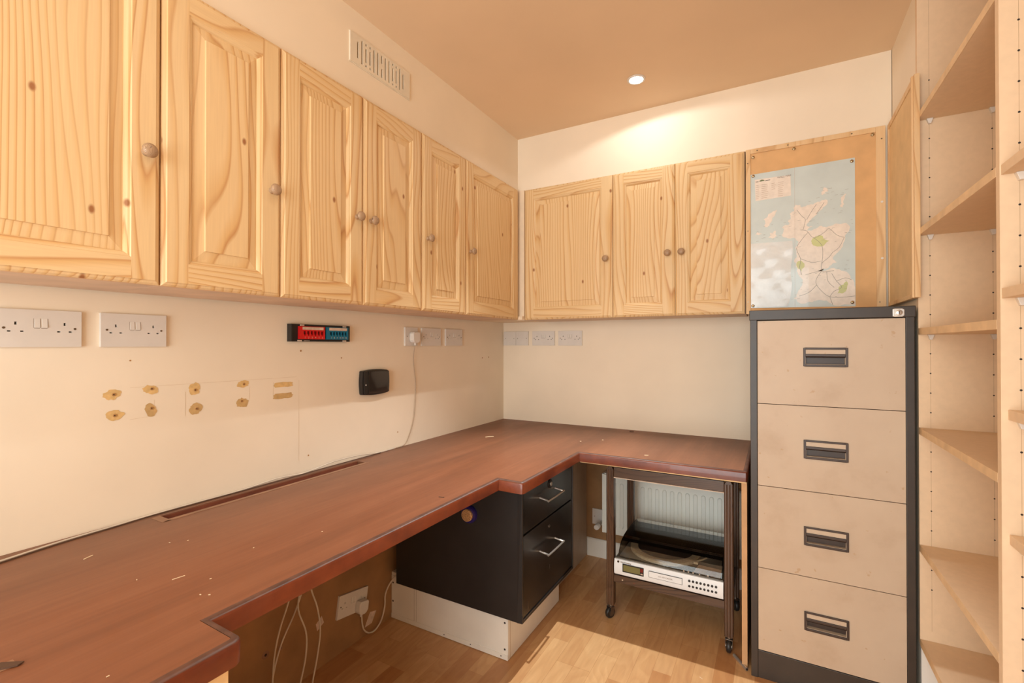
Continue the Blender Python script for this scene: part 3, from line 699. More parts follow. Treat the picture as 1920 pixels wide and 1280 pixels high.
# ------------------------------------------------------------------ trolley
t = thing('trolley', 'dark brown wooden trolley on castors under the worktop, without its top tray', 'trolley', (-.396, 2.185, 0))
TX0, TX1, TY0, TY1 = -.252, .253, -.175, .190
def leg(x0, x1, y0, y1, front):
    d = 1 if front else -1
    w = x1-x0; P = [(x0, y1), (x0, y0+.003), (x0+.003, y0)]
    for k in (1, 2):
        c = x0+w*k/3; P += [(c-.0022, y0), (c, y0+.0016), (c+.0022, y0)]
    P += [(x1-.003, y0), (x1, y0+.003), (x1, y1)]
    mb = MB().prism(P, 'Z', .062, .652)
    mb.prism([(x0+.001, .652), (x0+.009, .664), (x1-.009, .664), (x1-.001, .652)], 'Y', y0+.002, y1-.001)
    return mb
for i, (x0, x1, y0, y1) in enumerate(((TX0, TX0+.032, TY0, TY0+.034), (TX1-.032, TX1, TY0, TY0+.034), (TX0, TX0+.032, TY1-.034, TY1), (TX1-.032, TX1, TY1-.034, TY1))):
    build('leg', leg(x0, x1, y0, y1, i < 2), M['trolley'], t)
    a = [20, 38, -30, 50][i]; c = build('castor', MB().lathe([(.010, .062), (.011, .058), (.011, .050), (.005, .047)], (0, 0, 0), 'Z', 16), M['castor'], t, smooth=True)
    c.location = ((x0+x1)/2, (y0+y1)/2, 0); c.rotation_euler = (0, 0, math.radians([-28, -2, 10, 25][i]))
    wy = -.006
    w1 = MB().lathe([(.012, -.010), (.0215, -.008), (.0245, -.004), (.0245, .004), (.0215, .008), (.012, .010)], (0, wy, .0245), 'X', 28)
    w1.lathe([(.013, -.0112), (.013, .0112), (0, .0112)], (0, wy, .0245), 'X', 20, 1)
    build('wheel', w1, [M['tyre'], M['castor']], c, smooth=True)
    build('fork', MB().box(-.0135, -.0115, -.014, .006, .018, .052).box(.0115, .0135, -.014, .006, .018, .052).box(-.0135, .0135, -.014, .008, .049, .052), M['castor'], c, bevel=.0008)
build('top_rail', MB().box(TX0+.032, TX1-.032, TY0+.006, TY0+.026, .620, .662), M['trolley_h'], t, bevel=.002)
build('top_rail', MB().box(TX0+.032, TX1-.032, TY1-.026, TY1-.006, .620, .662), M['trolley_h'], t, bevel=.002)
build('side_rail', MB().box(TX0+.006, TX0+.026, TY0+.034, TY1-.034, .620, .662), M['trolley_h'], t, bevel=.002)
build('side_rail', MB().box(TX1-.026, TX1-.006, TY0+.034, TY1-.034, .620, .662), M['trolley_h'], t, bevel=.002)
build('rail_highlight', MB().box(TX0+.032, TX1-.032, TY0+.005, TY0+.009, .6165, .6195), M['label'], t)  # pale strip paints the highlight line under the front rail
build('shelf', MB().box(TX0+.006, TX1-.006, TY0+.028, TY1-.010, .190, .200).box(TX0+.032, TX1-.032, TY0+.006, TY0+.028, .165, .196).box(TX0+.032, TX1-.032, TY1-.028, TY1-.010, .165, .196)
      .lathe([(.0032, -.0012), (.0032, 0)], (TX0+.07, TY0+.006, .180), 'Y', 12, 1).lathe([(.0026, -.0012), (.0026, 0)], (TX0+.12, TY0+.006, .178), 'Y', 12, 2), [M['trolley_h'], M['chrome'], M['trough']], t, merge=False)

# ------------------------------------------------------------------ turntable / music centre on the trolley shelf
t = thing('record_player', 'silver-fronted record player with CD drawer under a smoked lid on the trolley', 'record player', (-.6115, 2.005, .2005))
w = .4335; dp = .355
build('case', MB().box(.002, w-.002, .012, dp, .005, .062), M['deck'], t, bevel=.002)
build('foot', MB().lathe([(.014, 0), (.014, .006)], (.05, .05, 0), 'Z', 14).lathe([(.014, 0), (.014, .006)], (w-.05, .05, 0), 'Z', 14).lathe([(.014, 0), (.014, .006)], (.05, dp-.05, 0), 'Z', 14).lathe([(.014, 0), (.014, .006)], (w-.05, dp-.05, 0), 'Z', 14), M['tyre'], t)
prof = [(.012, .003), (.0045, .0045), (.001, .012), (0, .030), (.0015, .050), (.006, .068), (.012, .069)]
build('front_panel', MB().prism(prof, 'X', 0, w), M['silver'], t, smooth=True)
build('deck', MB().box(.001, w-.001, .0125, dp, .0625, .070).box(.001, w-.001, .0125, .020, .070, .0735), M['deck'], t, bevel=.001)
d = MB().box(.037, .127, -.0008, .004, .021, .0555)
build('display', d.box(.0405, .1115, -.0014, 0, .026, .0515, 1).box(.1125, .1245, -.0014, 0, .037, .0515, 2).box(.1140, .123, -.0014, 0, .026, .031, 3), [M['black'], M['lcd'], M['glass_red'], M['label']], t)
c = MB().plate(.134, .0265, .004, [(.148+.0014, .148+.1326, .0245+.0014, .0245+.0251, 1, -.0002)], 0, 0, 1, x0=.148, z0=.0245, y=-.0008)
c = MB().box(.148, .282, -.0008, .003, .0245, .0510).box(.1496, .2804, -.0016, 0, .0261, .0494, 1)
text_into(c, 'CD RECORDER', .0085, lambda a, b: (.215+a, -.0019, .0345+b), 2, 'CENTER')
build('disc_drawer', c, [M['black'], M['silver'], M['screw']], t, merge=False)
lg = MB()
for k in range(11): lg.box(.028+k*.0042, .0305+k*.0042, -.0001, .0012, .0590, .0618)
lg.lathe([(.0045, 0), (.0045, .0008), (.003, .0008), (.003, 0)], (.018, -.0004, .0605), 'Y', 16)
build('logo', lg, M['screw'], t, merge=False)
for row, z in enumerate((.0475, .0270)):
    for i in range(8):
        x = .3085+i*.01415
        build('button', MB().lathe([(.0046, .002), (.0046, -.0012), (.0040, -.0018), (.0018, -.0018), (.0018, -.0012), (0, -.0012)], (x, -.0002, z), 'Y', 14), M['tyre'], t)
p = MB().lathe([(.150, .0705), (.150, .082), (.146, .0835), (.118, .0835), (.118, .080)], (.178, .185, 0), 'Z', 64)
pl = build('platter', p, M['platter'], t, smooth=True)
s2 = MB()
for k in range(60):
    a = 2*PI*k/60; b2 = a+2*PI/120; r0, r1 = .122, .142
    for (aa, bb) in ((a, b2), (a+2*PI/60, b2)):
        pa = Vector((.178+r0*math.cos(aa), .185+r0*math.sin(aa), .0838)); pb = Vector((.178+r1*math.cos(bb), .185+r1*math.sin(bb), .0838)); q = (pb-pa).normalized().cross(Vector((0, 0, 1)))*.0009
        s2.face([pa-q, pb-q, pb+q, pa+q])
build('strobe_marks', s2, M['chrome'], pl, merge=False)
build('mat', MB().lathe([(.117, .0800), (.117, .0850), (0, .0850)], (.178, .185, 0), 'Z', 48), M['rubber'], pl, smooth=True)
build('spindle', MB().lathe([(.003, .084), (.003, .094), (0, .096)], (.178, .185, 0), 'Z', 12), M['chrome'], t)
build('tonearm', MB().tube(smooth_path([(.385, .27, .100), (.38, .20, .102), (.355, .12, .100), (.325, .085, .096)], 5), .0035, 8).lathe([(.020, .07), (.020, .085), (.012, .088), (.010, .104), (0, .104)], (.385, .285, 0), 'Z', 20).box(.316, .332, .068, .090, .090, .098), M['platter'], t, smooth=True)
build('record_sleeve', MB().face([(.318, .030, .0712), (.420, .026, .0712), (.424, .108, .0716), (.330, .112, .0716)]), M['label'], t)
for i, x in enumerate((.285, .303, .321, .345, .375)):
    build('deck_knob', MB().lathe([(.0035 if i < 4 else .007, .0735), (.003 if i < 4 else .006, .080), (0, .0805)], (x, .0165 if i < 4 else .024, 0), 'Z', 12), M['chrome'], t)
lidp = [(.016, .078), (.024, .096), (.040, .117), (.065, .130), (.105, .139), (.160, .1435), (.218, .1445), (.300, .140), (.352, .134), (.354, .078)]
inn = [(y+(.003 if i < 5 else (-.003 if i > 7 else 0)), z-(.003 if 0 < i < 9 else 0)) for i, (y, z) in enumerate(lidp)]
ld = MB(); X0, X1 = .014, w-.006
ld.prism(lidp[:-1]+[lidp[-1]]+list(reversed(inn)), 'X', X0, X1)
for x in (X0, X1-.003): ld.prism(lidp, 'X', x, x+.003)
lo = build('lid', ld, M['smoke'], t, merge=False)
build('hinge', MB().box(.06, .10, dp-.004, dp+.008, .066, .085).box(w-.10, w-.06, dp-.004, dp+.008, .066, .085), M['deck'], t)

# ------------------------------------------------------------------ filing cabinet
FX0, FX1, FY, FD = -.078, .3860, 1.918, .615
t = thing('filing_cabinet', 'tall four-drawer filing cabinet, beige drawers in a dark brown steel frame', 'filing cabinet', (FX0, FY, 0))
w = FX1-FX0; H = 1.321
b = MB().box(0, .022, 0, FD, 0, H-.034).box(w-.022, w, 0, FD, 0, H-.034).box(.022, w-.022, .003, FD, .0, .0985).box(.022, w-.022, FD-.01, FD, .052, H-.034)
build('body', b, M['cab_frame'], t, bevel=.0015)
build('top_cap', MB().box(-.003, w+.003, -.004, FD, H-.036, H), M['cab_frame'], t, bevel=.0025)
build('inner_back', MB().box(.022, w-.022, .030, .034, .0985, H-.036), M['dark_gap'], t)
lines = [1.2835, .9855, .6912, .3965, .1010]; 
for i in range(4):
    z1 = lines[i]-.0012; z0 = lines[i+1]+.0012; hx0 = .1640; hx1 = .2915; hz1 = [1.186, .868, .5695, .2775][i]+.0005; hz0 = hz1-.064
    # drawer front plate with an opening for the recessed grip
    mb = MB().plate(w-.0465, z1-z0, .020, [(hx0+.008, hx1-.008, hz0+.008, hz0+.036, 1, .016)], .016, 0, 1, x0=.0235, z0=z0, y=.0015)
    d = build('drawer', mb, [M['drawer'], M['handle_br']], t)
    fr = []
    a0, a1, c0, c1 = hx0, hx1, hz0, hz1
    hb = MB().box(a0, a0+.007, -.003, .0016, c0, c1).box(a1-.007, a1, -.003, .0016, c0, c1).box(a0+.007, a1-.007, -.003, .0016, c0, c0+.007).box(a0+.007, a1-.007, -.003, .0016, c1-.006, c1).box(a0+.007, a1-.007, -.004, .0016, c0+.034, c0+.0425)
    hb.prism([(.0016, c0+.034), (.012, c0+.034), (.012, c0+.031), (-.003, c0+.031)], 'X', a0+.007, a1-.007)
    build('handle', hb, M['handle_br'], d, bevel=.0012)
    build('label_card', MB().box(a0+.0075, a1-.0075, -.0006, .0014, c0+.043, c1-.0065), M['white_board'] if False else M['drawer'], d)
lk = MB().prism([(.408, 1.288), (.414, 1.286), (.432, 1.286), (.438, 1.290), (.438, 1.309), (.432, 1.313), (.414, 1.313), (.408, 1.311)], 'Y', -.009, -.003)
build('lock', lk, M['chrome'], t, bevel=.0015)
build('keyhole', MB().lathe([(.009, -.0095), (.009, -.0125), (.0075, -.0135), (0, -.0135)], (.4235, 0, 1.2995), 'Y', 20).box(.4225, .4245, -.0139, -.0134, 1.295, 1.304, 1), [M['chrome'], M['slot']], t, smooth=True)

# ------------------------------------------------------------------ pinboards, map
YP = 2.2984
t = thing('pinboard', 'framed tan pinboard on the back wall above the filing cabinet', 'pinboard', (-.109, YP, ZB))
w, h = .487, .716
build('board', MB().box(.008, w-.008, .004, .0165, .002, h-.008), M['board'], t)
fb = lambda *a: build('frame_strip', MB().box(*a), M['batten'], t, bevel=.001)
fb(0, .019, 0, .0165, -.003, h); fb(w-.030, w, 0, .0165, .0, h); fb(.0192, w-.0302, 0, .0165, h-.020, h); fb(.0192, w-.0302, 0, .0165, 0, .012)
sc = MB()
for x, z in ((.008, h-.06), (.008, .36), (.008, .05), (.045, h-.010), (.16, h-.010), (.38, h-.010), (w-.012, h-.05), (w-.020, .03)): sc.lathe([(.0028, -.0006), (.0028, .0006)], (x, 0, z), 'Y', 12)
build('screw', sc, M['screw'], t)
for z in (.42, .20): build('white_screw', MB().lathe([(.0042, -.0012), (.0042, 0)], (w-.012, 0, z), 'Y', 12), M['white_in'], t)
t = thing('pinboard', 'narrow tan pinboard in a pale wood frame on the right side wall', 'pinboard', (.3835, 1.897, 1.345), 0)
d, h2 = .398, .700
build('board', MB().box(.003, .0140, .008, d-.006, .006, h2-.006), M['board_b'], t)
fb(0, .0140, 0, .012, 0, h2); fb(-.004, .0141, .014, .026, 0, h2); fb(0, .0140, d-.012, d, 0, h2); fb(0, .0140, .0262, d-.0122, h2-.020, h2); fb(0, .0140, .0262, d-.0122, 0, .014)

MAP = {'main':[(0.077,1.784),(0.095,1.781),(0.100,1.770),(0.126,1.776),(0.152,1.783),(0.170,1.790),(0.187,1.789),(0.190,1.777),(0.174,1.759),(0.159,1.743),(0.152,1.731),(0.135,1.718),(0.126,1.704),(0.117,1.692),(0.139,1.686),(0.122,1.677),(0.116,1.668),(0.135,1.669),(0.152,1.677),(0.169,1.684),(0.191,1.679),(0.212,1.685),(0.237,1.684),(0.253,1.685),(0.263,1.661),(0.253,1.643),(0.249,1.628),(0.241,1.599),(0.228,1.575),(0.218,1.563),(0.207,1.546),(0.220,1.531),(0.203,1.521),(0.177,1.508),(0.151,1.505),(0.169,1.498),(0.194,1.503),(0.211,1.508),(0.244,1.493),(0.265,1.461),(0.280,1.425),(0.280,1.358),(0.211,1.356),(0.185,1.377),(0.151,1.379),(0.134,1.372),(0.103,1.368),(0.081,1.380),(0.071,1.392),(0.083,1.411),(0.094,1.436),(0.103,1.467),(0.090,1.486),(0.081,1.505),(0.079,1.532),(0.076,1.558),(0.081,1.584),(0.078,1.605),(0.088,1.625),(0.077,1.643),(0.054,1.645),(0.036,1.651),(0.026,1.663),(0.036,1.686),(0.029,1.695),(0.055,1.704),(0.050,1.719),(0.060,1.733),(0.057,1.750),(0.073,1.758),(0.072,1.774)],
'lewis':[(0.009,1.772),(0.005,1.757),(-0.008,1.737),(-0.015,1.719),(-0.026,1.702),(-0.036,1.705),(-0.033,1.721),(-0.041,1.736),(-0.026,1.747),(-0.017,1.760)],
'skye':[(0.005,1.684),(0.009,1.660),(0.002,1.654),(-0.008,1.650),(-0.022,1.658),(-0.015,1.665),(-0.017,1.676),(-0.008,1.672)],
'uist':[(-0.072,1.675),(-0.065,1.685),(-0.057,1.682),(-0.046,1.675),(-0.060,1.670)],
'orkney':[(0.178,1.841),(0.189,1.833),(0.191,1.822),(0.181,1.820),(0.187,1.813),(0.172,1.810),(0.168,1.822),(0.175,1.828)],
'shet':[(0.252,1.803),(0.248,1.787),(0.245,1.762),(0.239,1.744),(0.232,1.756),(0.236,1.773),(0.234,1.786),(0.241,1.795)],
'g1':[(0.132,1.625),(0.150,1.642),(0.173,1.642),(0.197,1.619),(0.180,1.608),(0.169,1.600),(0.139,1.607)],
'g2':[(0.082,1.542),(0.099,1.546),(0.109,1.521),(0.099,1.498),(0.086,1.515)],
'g3':[(0.252,1.452),(0.254,1.427),(0.238,1.403),(0.221,1.403),(0.225,1.426),(0.242,1.438)],
'legend':[(-0.074,1.914),(0.060,1.913),(0.062,1.825),(-0.071,1.821)],
'sheet':[(-0.091,1.647),(-0.043,1.647),(0.018,1.645),(0.075,1.645),(0.082,1.605),(0.078,1.558),(0.080,1.521),(0.061,1.465),(0.068,1.438),(0.065,1.370),(-0.011,1.360),(-0.090,1.355)]}
ROADS = [[(0.095,1.676),(0.113,1.672),(0.122,1.663),(0.143,1.637),(0.178,1.656),(0.195,1.670),(0.220,1.641),(0.245,1.628)],
[(0.122,1.663),(0.099,1.634),(0.081,1.599),(0.095,1.556),(0.092,1.520),(0.099,1.488)],
[(0.245,1.628),(0.228,1.590),(0.207,1.572),(0.194,1.553),(0.169,1.529),(0.171,1.498),(0.186,1.495),(0.211,1.498)],
[(0.082,1.762),(0.100,1.733),(0.113,1.716),(0.104,1.675)],
[(0.152,1.775),(0.135,1.749),(0.117,1.715)],
[(0.169,1.499),(0.151,1.469),(0.151,1.443),(0.173,1.411),(0.196,1.392),(0.236,1.388),(0.280,1.391)],
[(0.196,1.392),(0.211,1.414),(0.236,1.428),(0.219,1.454),(0.203,1.486)],
[(0.219,1.454),(0.248,1.465),(0.269,1.456)],
[(0.151,1.443),(0.125,1.414),(0.090,1.400)],
[(0.186,1.495),(0.190,1.456),(0.211,1.429)],
[(0.143,1.637),(0.169,1.606),(0.173,1.565),(0.169,1.529)],
[(0.196,1.392),(0.206,1.359)],
[(0.112,1.487),(0.143,1.495),(0.169,1.499)],
[(0.095,1.556),(0.134,1.537),(0.165,1.540)],
[(0.178,1.779),(0.170,1.765),(0.152,1.737)]]

YM = YP+.0036
def xz(P, y): return [(x, y, z) for x, z in P]
mp = MB(); MC = [(-.091, 1.357), (.2812, 1.350), (.2812, 1.943), (-.091, 1.9385)]
nx, nz = 12, 18                                # the sheet itself, slightly wavy, with a fold at mid width
def sheet_y(x, z): return YM-.0010-.0012*abs(math.sin((x+.09)*9.0))*0
mp.face(xz(MC, YM-.0006), 0)
mp.v += []; mp.face(xz([MC[0], MC[3], MC[2], MC[1]], YM-.0001), 0)
def jag(P, amp, depth=2, seed=1):
    r = random.Random(seed)
    for _ in range(depth):
        Q = []
        for i, a in enumerate(P):
            b2 = P[(i+1) % len(P)]; dx, dz = b2[0]-a[0], b2[1]-a[1]; e = r.uniform(-amp, amp)
            Q += [a, ((a[0]+b2[0])/2-dz*e, (a[1]+b2[1])/2+dx*e)]
        P = Q
    return P
for k in MAP:
    if k not in ('legend', 'sheet'): MAP[k] = jag(MAP[k], .20, 2, len(k))
for k in ('main', 'lewis', 'skye', 'uist', 'orkney', 'shet', 'legend'): mp.face(xz([(min(x, .2805), max(z, 1.352)) for x, z in MAP[k]], YM-.0009), 1)
for k in ('g1', 'g2', 'g3'): mp.face(xz(MAP[k], YM-.0011), 2)
for R_ in ROADS:
    R2 = smooth_path([(x, YM-.0013, z) for x, z in R_], 3)
    for a, b2 in zip(R2, R2[1:]):
        n = Vector((-(b2.z-a.z), 0, b2.x-a.x)).normalized()*.0007
        mp.face([a-n, b2-n, b2+n, a+n], 3)
rr = random.Random(3)
def little_lines(x0, x1, z0, z1, n, wmin, wmax, mi=4):
    for _ in range(n):
        x = rr.uniform(x0, x1); z = rr.uniform(z0, z1); wd = rr.uniform(wmin, wmax); mp.face([(x, YM-.0013, z), (x+wd, YM-.0013, z+.0003), (x+wd, YM-.0013, z+.0010), (x, YM-.0013, z+.0007)], mi)
little_lines(.02, .24, 1.60, 1.75, 26, .005, .012, 3); little_lines(.12, .25, 1.77, 1.87, 16, .005, .012, 3); little_lines(-.07, .02, 1.64, 1.72, 12, .004, .010, 3); little_lines(.24, .27, 1.42, 1.70, 14, .005, .009, 3); little_lines(.06, .24, 1.38, 1.52, 22, .004, .010, 3)
text_into(mp, 'WALL MAP', .0105, lambda a, b: (.011+a, YM-.0013, 1.9055+b+a*.03), 4)
lx0, lx1 = -.068, .048
for c, (x0, x1, n) in enumerate(((-.070, -.055, 8), (-.048, -.022, 8), (-.010, .008, 4), (.014, .036, 8))):
    for i in range(n):
        z = 1.887-.0082*i; x2 = x1-rr.uniform(0, .006); mp.face([(x0, YM-.0013, z), (x2, YM-.0013, z), (x2, YM-.0013, z+.0016), (x0, YM-.0013, z+.0016)], 5)
mp.face([(-.070, YM-.0013, 1.902), (-.059, YM-.0013, 1.902), (-.059, YM-.0013, 1.905), (-.070, YM-.0013, 1.905)], 4)
mp.face([(-.057, YM-.0013, 1.903), (-.035, YM-.0013, 1.904), (-.040, YM-.0013, 1.909), (-.047, YM-.0013, 1.911), (-.053, YM-.0013, 1.908)], 6)
mp.face([(-.033, YM-.0013, 1.902), (-.015, YM-.0013, 1.903), (-.015, YM-.0013, 1.906), (-.033, YM-.0013, 1.905)], 4)
mp.face([(.0745, YM-.0012, 1.353), (.0751, YM-.0012, 1.353), (.0751, YM-.0012, 1.940), (.0745, YM-.0012, 1.940)], 5)
M['map_text2'] = plain('map_ink_pale', (196, 170, 150), .5); M['map_logo'] = plain('map_logo_green', (120, 128, 84), .5)
tag(build('wall_map', mp, [M['map_sea'], M['map_land'], M['map_green'], M['map_road'], M['map_text'], M['map_text2'], M['map_logo']], merge=False), 'printed wall map of a pink coastline and pale blue sea pinned to the pinboard', 'map')
# crinkled clear film over the lower left of the map
fm = MB(); fo = [( -.0885, 1.637), (.062, 1.631)]
nu, nv = 14, 20; rr2 = random.Random(5); grid = {}
for i in range(nu+1):
    for j in range(nv+1):
        u, v = i/nu, j/nv; xr = .0640+.004*math.sin(v*9)+(-.016 if v < .35 else 0)*((.35-v)/.35)
        x = -.0895+(xr+.0895)*u; z = 1.3585+(1.6370-.004*u-1.3585)*v
        y = YM-.0022-.0016*abs(math.sin(u*5+v*7)*math.cos(v*11-u*4))-rr2.uniform(0, .0005)
        grid[i, j] = len(fm.v); fm.v.append((x, y, z))
for i in range(nu):
    for j in range(nv): fm.f.append((grid[i, j], grid[i+1, j], grid[i+1, j+1], grid[i, j+1])); fm.m.append(0)
tag(build('plastic_film', fm, M['film'], smooth=True), 'shiny crinkled white plastic sheet over the lower left of the map', 'sheet')
def pin(x, z, label, y=YM, first=[]):
    if not first:
        t = thing('drawing_pin', label, 'pin', (x, y, z), 0, 'drawing pins on the map board')
        build('head', MB().lathe([(.0062, -.0020), (.0062, -.0028), (.0050, -.0040), (.0022, -.0048), (0, -.0050)], (0, 0, 0), 'Y', 18), M['brass'], t, smooth=True)
        build('point', MB().lathe([(.0008, -.0022), (.0006, .004)], (0, 0, 0), 'Y', 8), M['chrome'], t); first.append(t); return
    r = first[0].copy(); C.objects.link(r); r.location = (x, y, z); r['label'] = label
    for ch in list(first[0].children): c = ch.copy(); C.objects.link(c); c.parent = r
pin(-.080, 2.013, 'silver drawing pin in the bare board above the top left map corner')
pin(.073, 2.020, 'drawing pin at the top of the board, midway along', YM)
pin(.338, 2.022, 'drawing pin in the top right corner of the bare board')
pin(-.080, 1.931, 'drawing pin holding the top left corner of the map')
pin(.271, 1.930, 'drawing pin holding the top right corner of the map')
pin(.271, 1.366, 'drawing pin holding the bottom right corner of the map')
pin(-.082, 1.366, 'drawing pin in the bottom left corner of the map, over the plastic sheet', YM-.002)

# ------------------------------------------------------------------ bookcase on the right
BX0, BX1, BH = .398, .640, CH-.0005
t = thing('bookcase', 'tall open bookcase of tan board with peg holes, at the right edge', 'bookcase', (BX0, 1.31, 0))
def upright(y0, y1, z0=0.0, holes=True):
    """panel between y0 and y1 (thickness); peg holes and pencil lines on the -Y face"""
    mb = MB().box(0, BX1-BX0, y0, y1, z0, BH); s = .0616
    if holes:
        for x in (.029, .1735):
            k = 0; z = 2.031
            while z > .40:
                if abs((z-.922)) > .02: mb.lathe([(.0021, -.0004), (.0021, .0002)], (x, y0, z), 'Y', 10, 1)
                z -= s
            mb.box(x-.0004, x+.0004, y0-.0002, y0, .30, 2.3, 2)
    return build('side_panel', mb, [M['mdf'], M['slot'], M['pencil']], t, merge=False)
upright(.622, .640, .2525); upright(0, .018); upright(-.618, -.600, 0, False)
far = [(1.907, 1.889+.0), (1.542, 0), (1.228, 0), (.917, 0), (.546, 0), (.249, 0)]
for zb in (1.907, 1.542, 1.229, .915, .546, .249):
    build('shelf', MB().box(.0015, BX1-BX0-.001, .0185, .6215, zb, zb+.020), M['mdf_edge'] if False else M['mdf'], t, bevel=.0008)
    build('shelf_edge', MB().box(-.0003, .0015, .0185, .6215, zb, zb+.020), M['mdf_edge'], t)
    if zb > 1.0:
        for x in (.029, .1735):
            for yy, s in ((.622, -1), (.018, 1)):
                build('shelf_support', MB().prism([(x-.008, zb-.0002), (x+.008, zb-.0002), (x+.003, zb-.016), (x-.003, zb-.016)], 'Y', yy, yy+s*.011), M['white_in'], t, bevel=.0008)
for zb, xo in ((1.540, .002), (1.291, .002), (1.047, .010), (.798, .011)):
    build('shelf', MB().box(xo, BX1-BX0-.001, -.5995, -.0005, zb, zb+.020), M['mdf'], t, bevel=.0008)
    for x in (.029, .1735):
        build('shelf_support', MB().prism([(x-.008, zb-.0002), (x+.008, zb-.0002), (x+.003, zb-.016), (x-.003, zb-.016)], 'Y', -.011, 0), M['white_in'], t, bevel=.0008)
build('base_shelf', MB().box(.002, BX1-BX0-.001, -.5995, -.0005, .08, .10).box(.012, .03, -.5995, -.0005, .0, .08), M['mdf'], t)
build('back_panel', MB().box(BX1-BX0, BX1-BX0+.006, -.618, .640, .0, BH), M['mdf'], t)
build('screw', MB().lathe([(.003, -.0006), (.003, .0004)], (0, .009, .165), 'X', 10), M['slot'], t)

# ------------------------------------------------------------------ ceiling lamps
for i, (x, y) in enumerate(DL[:1]+DL[1:]):  # fittings after the first are added to house the fill spots
    t = thing('downlight', ['glowing recessed ceiling spotlight above the back cabinets', 'added unseen ceiling spotlight over the middle of the room', 'added unseen ceiling spotlight near the added window behind'][i], 'ceiling light', (x, y, CH))
    build('rim', MB().lathe([(.0385, -.0005), (.0375, -.0035), (.030, -.0045), (.027, -.001)], (0, 0, 0), 'Z', 40), M['white'], t, smooth=True)
    build('bulb', MB().lathe([(.0265, -.0006), (.0265, -.003), (.015, -.0055), (0, -.006)], (0, 0, 0), 'Z', 32), M['emit'], t, smooth=True)

# ------------------------------------------------------------------ cables
def cable(name, pts, r, mat, label, n=6):
    return tag(build(name, MB().tube(smooth_path(pts, n), r, 8), M[mat], smooth=True), label, 'cable')
cable('plug_cable', [(-1.477, 1.712, 1.195), (-1.486, 1.712, 1.15), (-1.492, 1.722, 1.09), (-1.494, 1.735, 1.02), (-1.495, 1.735, .93), (-1.495, 1.722, .84), (-1.494, 1.69, .77), (-1.492, 1.655, .736), (-1.492, 1.60, .7325)], .0018, 'cable_g', 'thin cable hanging down the left wall from the plugged-in single socket')
cable('wall_cable', [(-1.492, 1.585, .7325), (-1.490, 1.48, .734), (-1.486, 1.38, .745), (-1.484, 1.25, .747), (-1.484, 1.12, .735), (-1.488, 1.02, .740), (-1.490, .9, .733), (-1.490, .78, .733), (-1.488, .66, .733), (-1.480, .56, .733), (-1.472, .45, .733), (-1.45, .33, .733), (-1.44, .2, .733)], .0024, 'cable_w', 'pale cable lying along the foot of the left wall on the worktop')
cable('dark_cable', [(-1.485, 1.50, .732), (-1.482, 1.36, .7330), (-1.480, 1.2, .7335), (-1.482, 1.0, .732), (-1.484, .8, .732), (-1.484, .65, .732), (-1.474, .55, .732), (-1.464, .44, .732), (-1.436, .30, .732), (-1.425, .2, .732)], .0016, 'cable_d', 'thin dark cable beside the pale one on the worktop along the wall')
cable('socket_cable', [(-1.450, 1.362, .108), (-1.452, 1.366, .08), (-1.455, 1.378, .045), (-1.455, 1.405, .018), (-1.455, 1.44, .012), (-1.455, 1.475, .035), (-1.457, 1.497, .085), (-1.457, 1.500, .130), (-1.450, 1.520, .170), (-1.435, 1.548, .198), (-1.422, 1.575, .2045)], .0032, 'cable_w', 'white cable looping from the plug under the worktop up onto the plinth')
cable('hanging_cable', [(-1.42, 1.030, .688), (-1.42, 1.040, .50), (-1.42, 1.020, .36), (-1.42, .985, .27), (-1.42, .966, .20), (-1.42, .958, .12), (-1.41, .95, .03), (-1.39, .92, .004)], .0026, 'cable_w', 'white cable under the worktop, leftmost strand of the hanging bunch')
cable('hanging_cable', [(-1.452, 1.11, .688), (-1.452, 1.108, .50), (-1.452, 1.098, .36), (-1.452, 1.06, .27), (-1.452, 1.010, .19), (-1.445, .975, .10), (-1.435, .965, .03), (-1.42, .95, .004)], .0026, 'cable_w', 'white cable under the worktop running diagonally down to the left')
cable('hanging_cable', [(-1.425, 1.075, .688), (-1.425, 1.068, .50), (-1.425, 1.060, .36), (-1.425, 1.055, .29), (-1.425, 1.085, .20), (-1.425, 1.085, .12), (-1.42, 1.06, .04), (-1.40, 1.03, .004)], .0028, 'cable_w', 'white cable under the worktop with an S-bend in the middle of the hanging bunch')
cable('hanging_cable', [(-1.43, 1.120, .688), (-1.43, 1.108, .50), (-1.43, 1.105, .36), (-1.43, 1.135, .26), (-1.43, 1.148, .17), (-1.43, 1.135, .08), (-1.42, 1.11, .02), (-1.40, 1.09, .004)], .0028, 'cable_w', 'white cable under the worktop, the strand nearest the askew socket')

# ------------------------------------------------------------------ small bits lying about
def chip(name, x, y, ln, wd, rz, label, mat='crumb', z=ZW, cat='scrap', curve=0, grp='bits of debris on the worktop'):
    n = 6; mb = MB(); ht = max(.0008, wd*.45)
    L_ = [(-ln/2+ln*k/n, curve*math.sin(PI*k/n)) for k in range(n+1)]
    for (a, b2), (c, d) in zip(L_, L_[1:]):
        wa = wd/2
        mb.v += []; i = len(mb.v); mb.v += [(a, b2-wa, 0), (c, d-wa, 0), (c, d+wa, 0), (a, b2+wa, 0), (a, b2-wa, ht), (c, d-wa, ht), (c, d+wa, ht), (a, b2+wa, ht)]
        for q in ((0, 3, 2, 1), (4, 5, 6, 7), (0, 1, 5, 4), (1, 2, 6, 5), (2, 3, 7, 6), (3, 0, 4, 7)): mb.f.append(tuple(i+k for k in q)); mb.m.append(0)
    o = build(name, mb, M[mat]); o.location = (x, y, z+.0002); o.rotation_euler = (0, 0, rz); return tag(o, label, cat, grp)
chip('wood_splinter', -1.320, .453, .020, .0024, 2.0, 'pale wood splinter near the wall at the left end of the worktop')
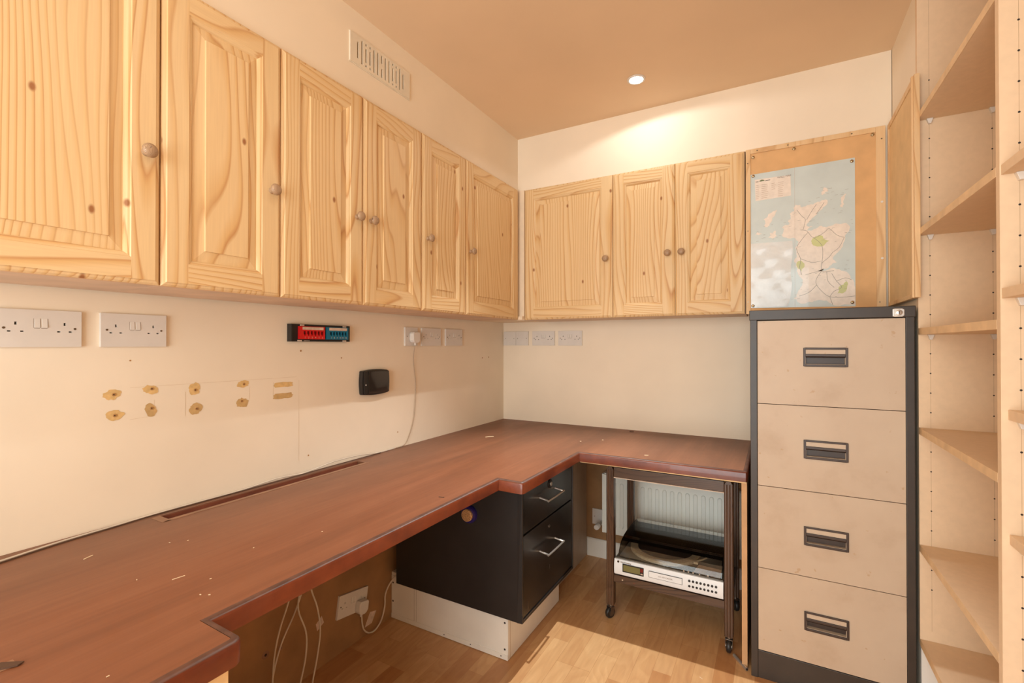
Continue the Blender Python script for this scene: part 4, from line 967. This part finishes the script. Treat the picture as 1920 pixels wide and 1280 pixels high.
chip('paper_scrap', -1.263, 2.030, .045, .006, 1.0, 'curved white scrap in the far corner of the worktop', curve=.006)
chip('wood_splinter', -1.047, .502, .022, .0016, 1.4, 'long thin pale splinter in the middle of the near worktop')
chip('crumb', -.474, 2.012, .016, .005, .3, 'whitish crumb on the worktop above the trolley')
chip('crumb', -.671, 2.520, .022, .006, .1, 'small dark scrap against the back wall on the worktop', 'crumb_d')
chip('crumb', -.737, 2.232, .008, .005, .9, 'pale speck on the worktop in front of the corner')
chip('crumb', -.820, 2.150, .007, .004, .2, 'pale speck nearest the inner front corner of the worktop')
chip('splinter_mark', -.894, 1.158, .018, .003, .2, 'dark splinter near the front edge of the worktop above the knee hole', 'crumb_d')
SPECK = {(-.94, .488): 'tiny pale speck on the worktop, nearer the front of the pair behind the stepped corner', (-.925, .496): 'tiny pale speck on the worktop, the one of the pair closest to the stepped corner',
 (-.986, .531): 'tiny pale speck between the long thin splinter and the stepped corner of the worktop', (-1.11, .457): 'tiny pale speck left of the long thin splinter on the worktop',
 (-1.226, .608): 'tiny pale speck below the left end of the cable slot in the worktop', (-1.25, .58): 'tiny pale speck nearest the wall, below the left end of the cable slot',
 (-.823, .305): 'tiny pale speck at the bottom edge of the picture on the worktop', (-1.05, .66): 'tiny pale speck in the middle of the worktop, behind the long thin splinter', (-.99, .80): 'tiny pale speck furthest along the worktop over the hanging cables'}
for x, y in ((-.94, .488), (-.925, .496), (-.986, .531), (-1.11, .457), (-1.226, .608), (-1.25, .58), (-.823, .305), (-1.05, .66), (-.99, .80)):
    chip('sawdust_speck', x, y, .0035, .0016, x*40, SPECK[(x, y)], grp='sawdust specks on the worktop')
hb = MB().box(-.99, -.968, .232, .252, ZW+.0002, ZW+.0010, 0).prism([(-.992, .240), (-.978, .226), (-.962, .250), (-.966, .258), (-.978, .250)], 'Z', ZW+.0013, ZW+.003, 1)
tag(build('broken_knot', hb, [M['raw_edge'], M['crumb_d']]), 'dark chipped spot on the worktop at the lower left corner of the picture', 'scrap')
tag(build('metal_tube', MB().tube([(-.140, 2.000, .0068), (-.093, 1.935, .0068)], .0062, 14).tube([(-.0929, 1.9349, .0068), (-.0924, 1.9342, .0068)], .0045, 14, 1), [M['chrome'], M['slot']], smooth=True), 'short chrome tube on the floor beside the front right castor', 'tube')
o = chip('crumb', -.235, 1.815, .012, .002, 2.6, 'pale splinter lying on the sunlit-looking floor patch', z=0, grp='bits on the floor')
o['label'] = 'pale splinter lying on the bright floor before the filing cabinet'
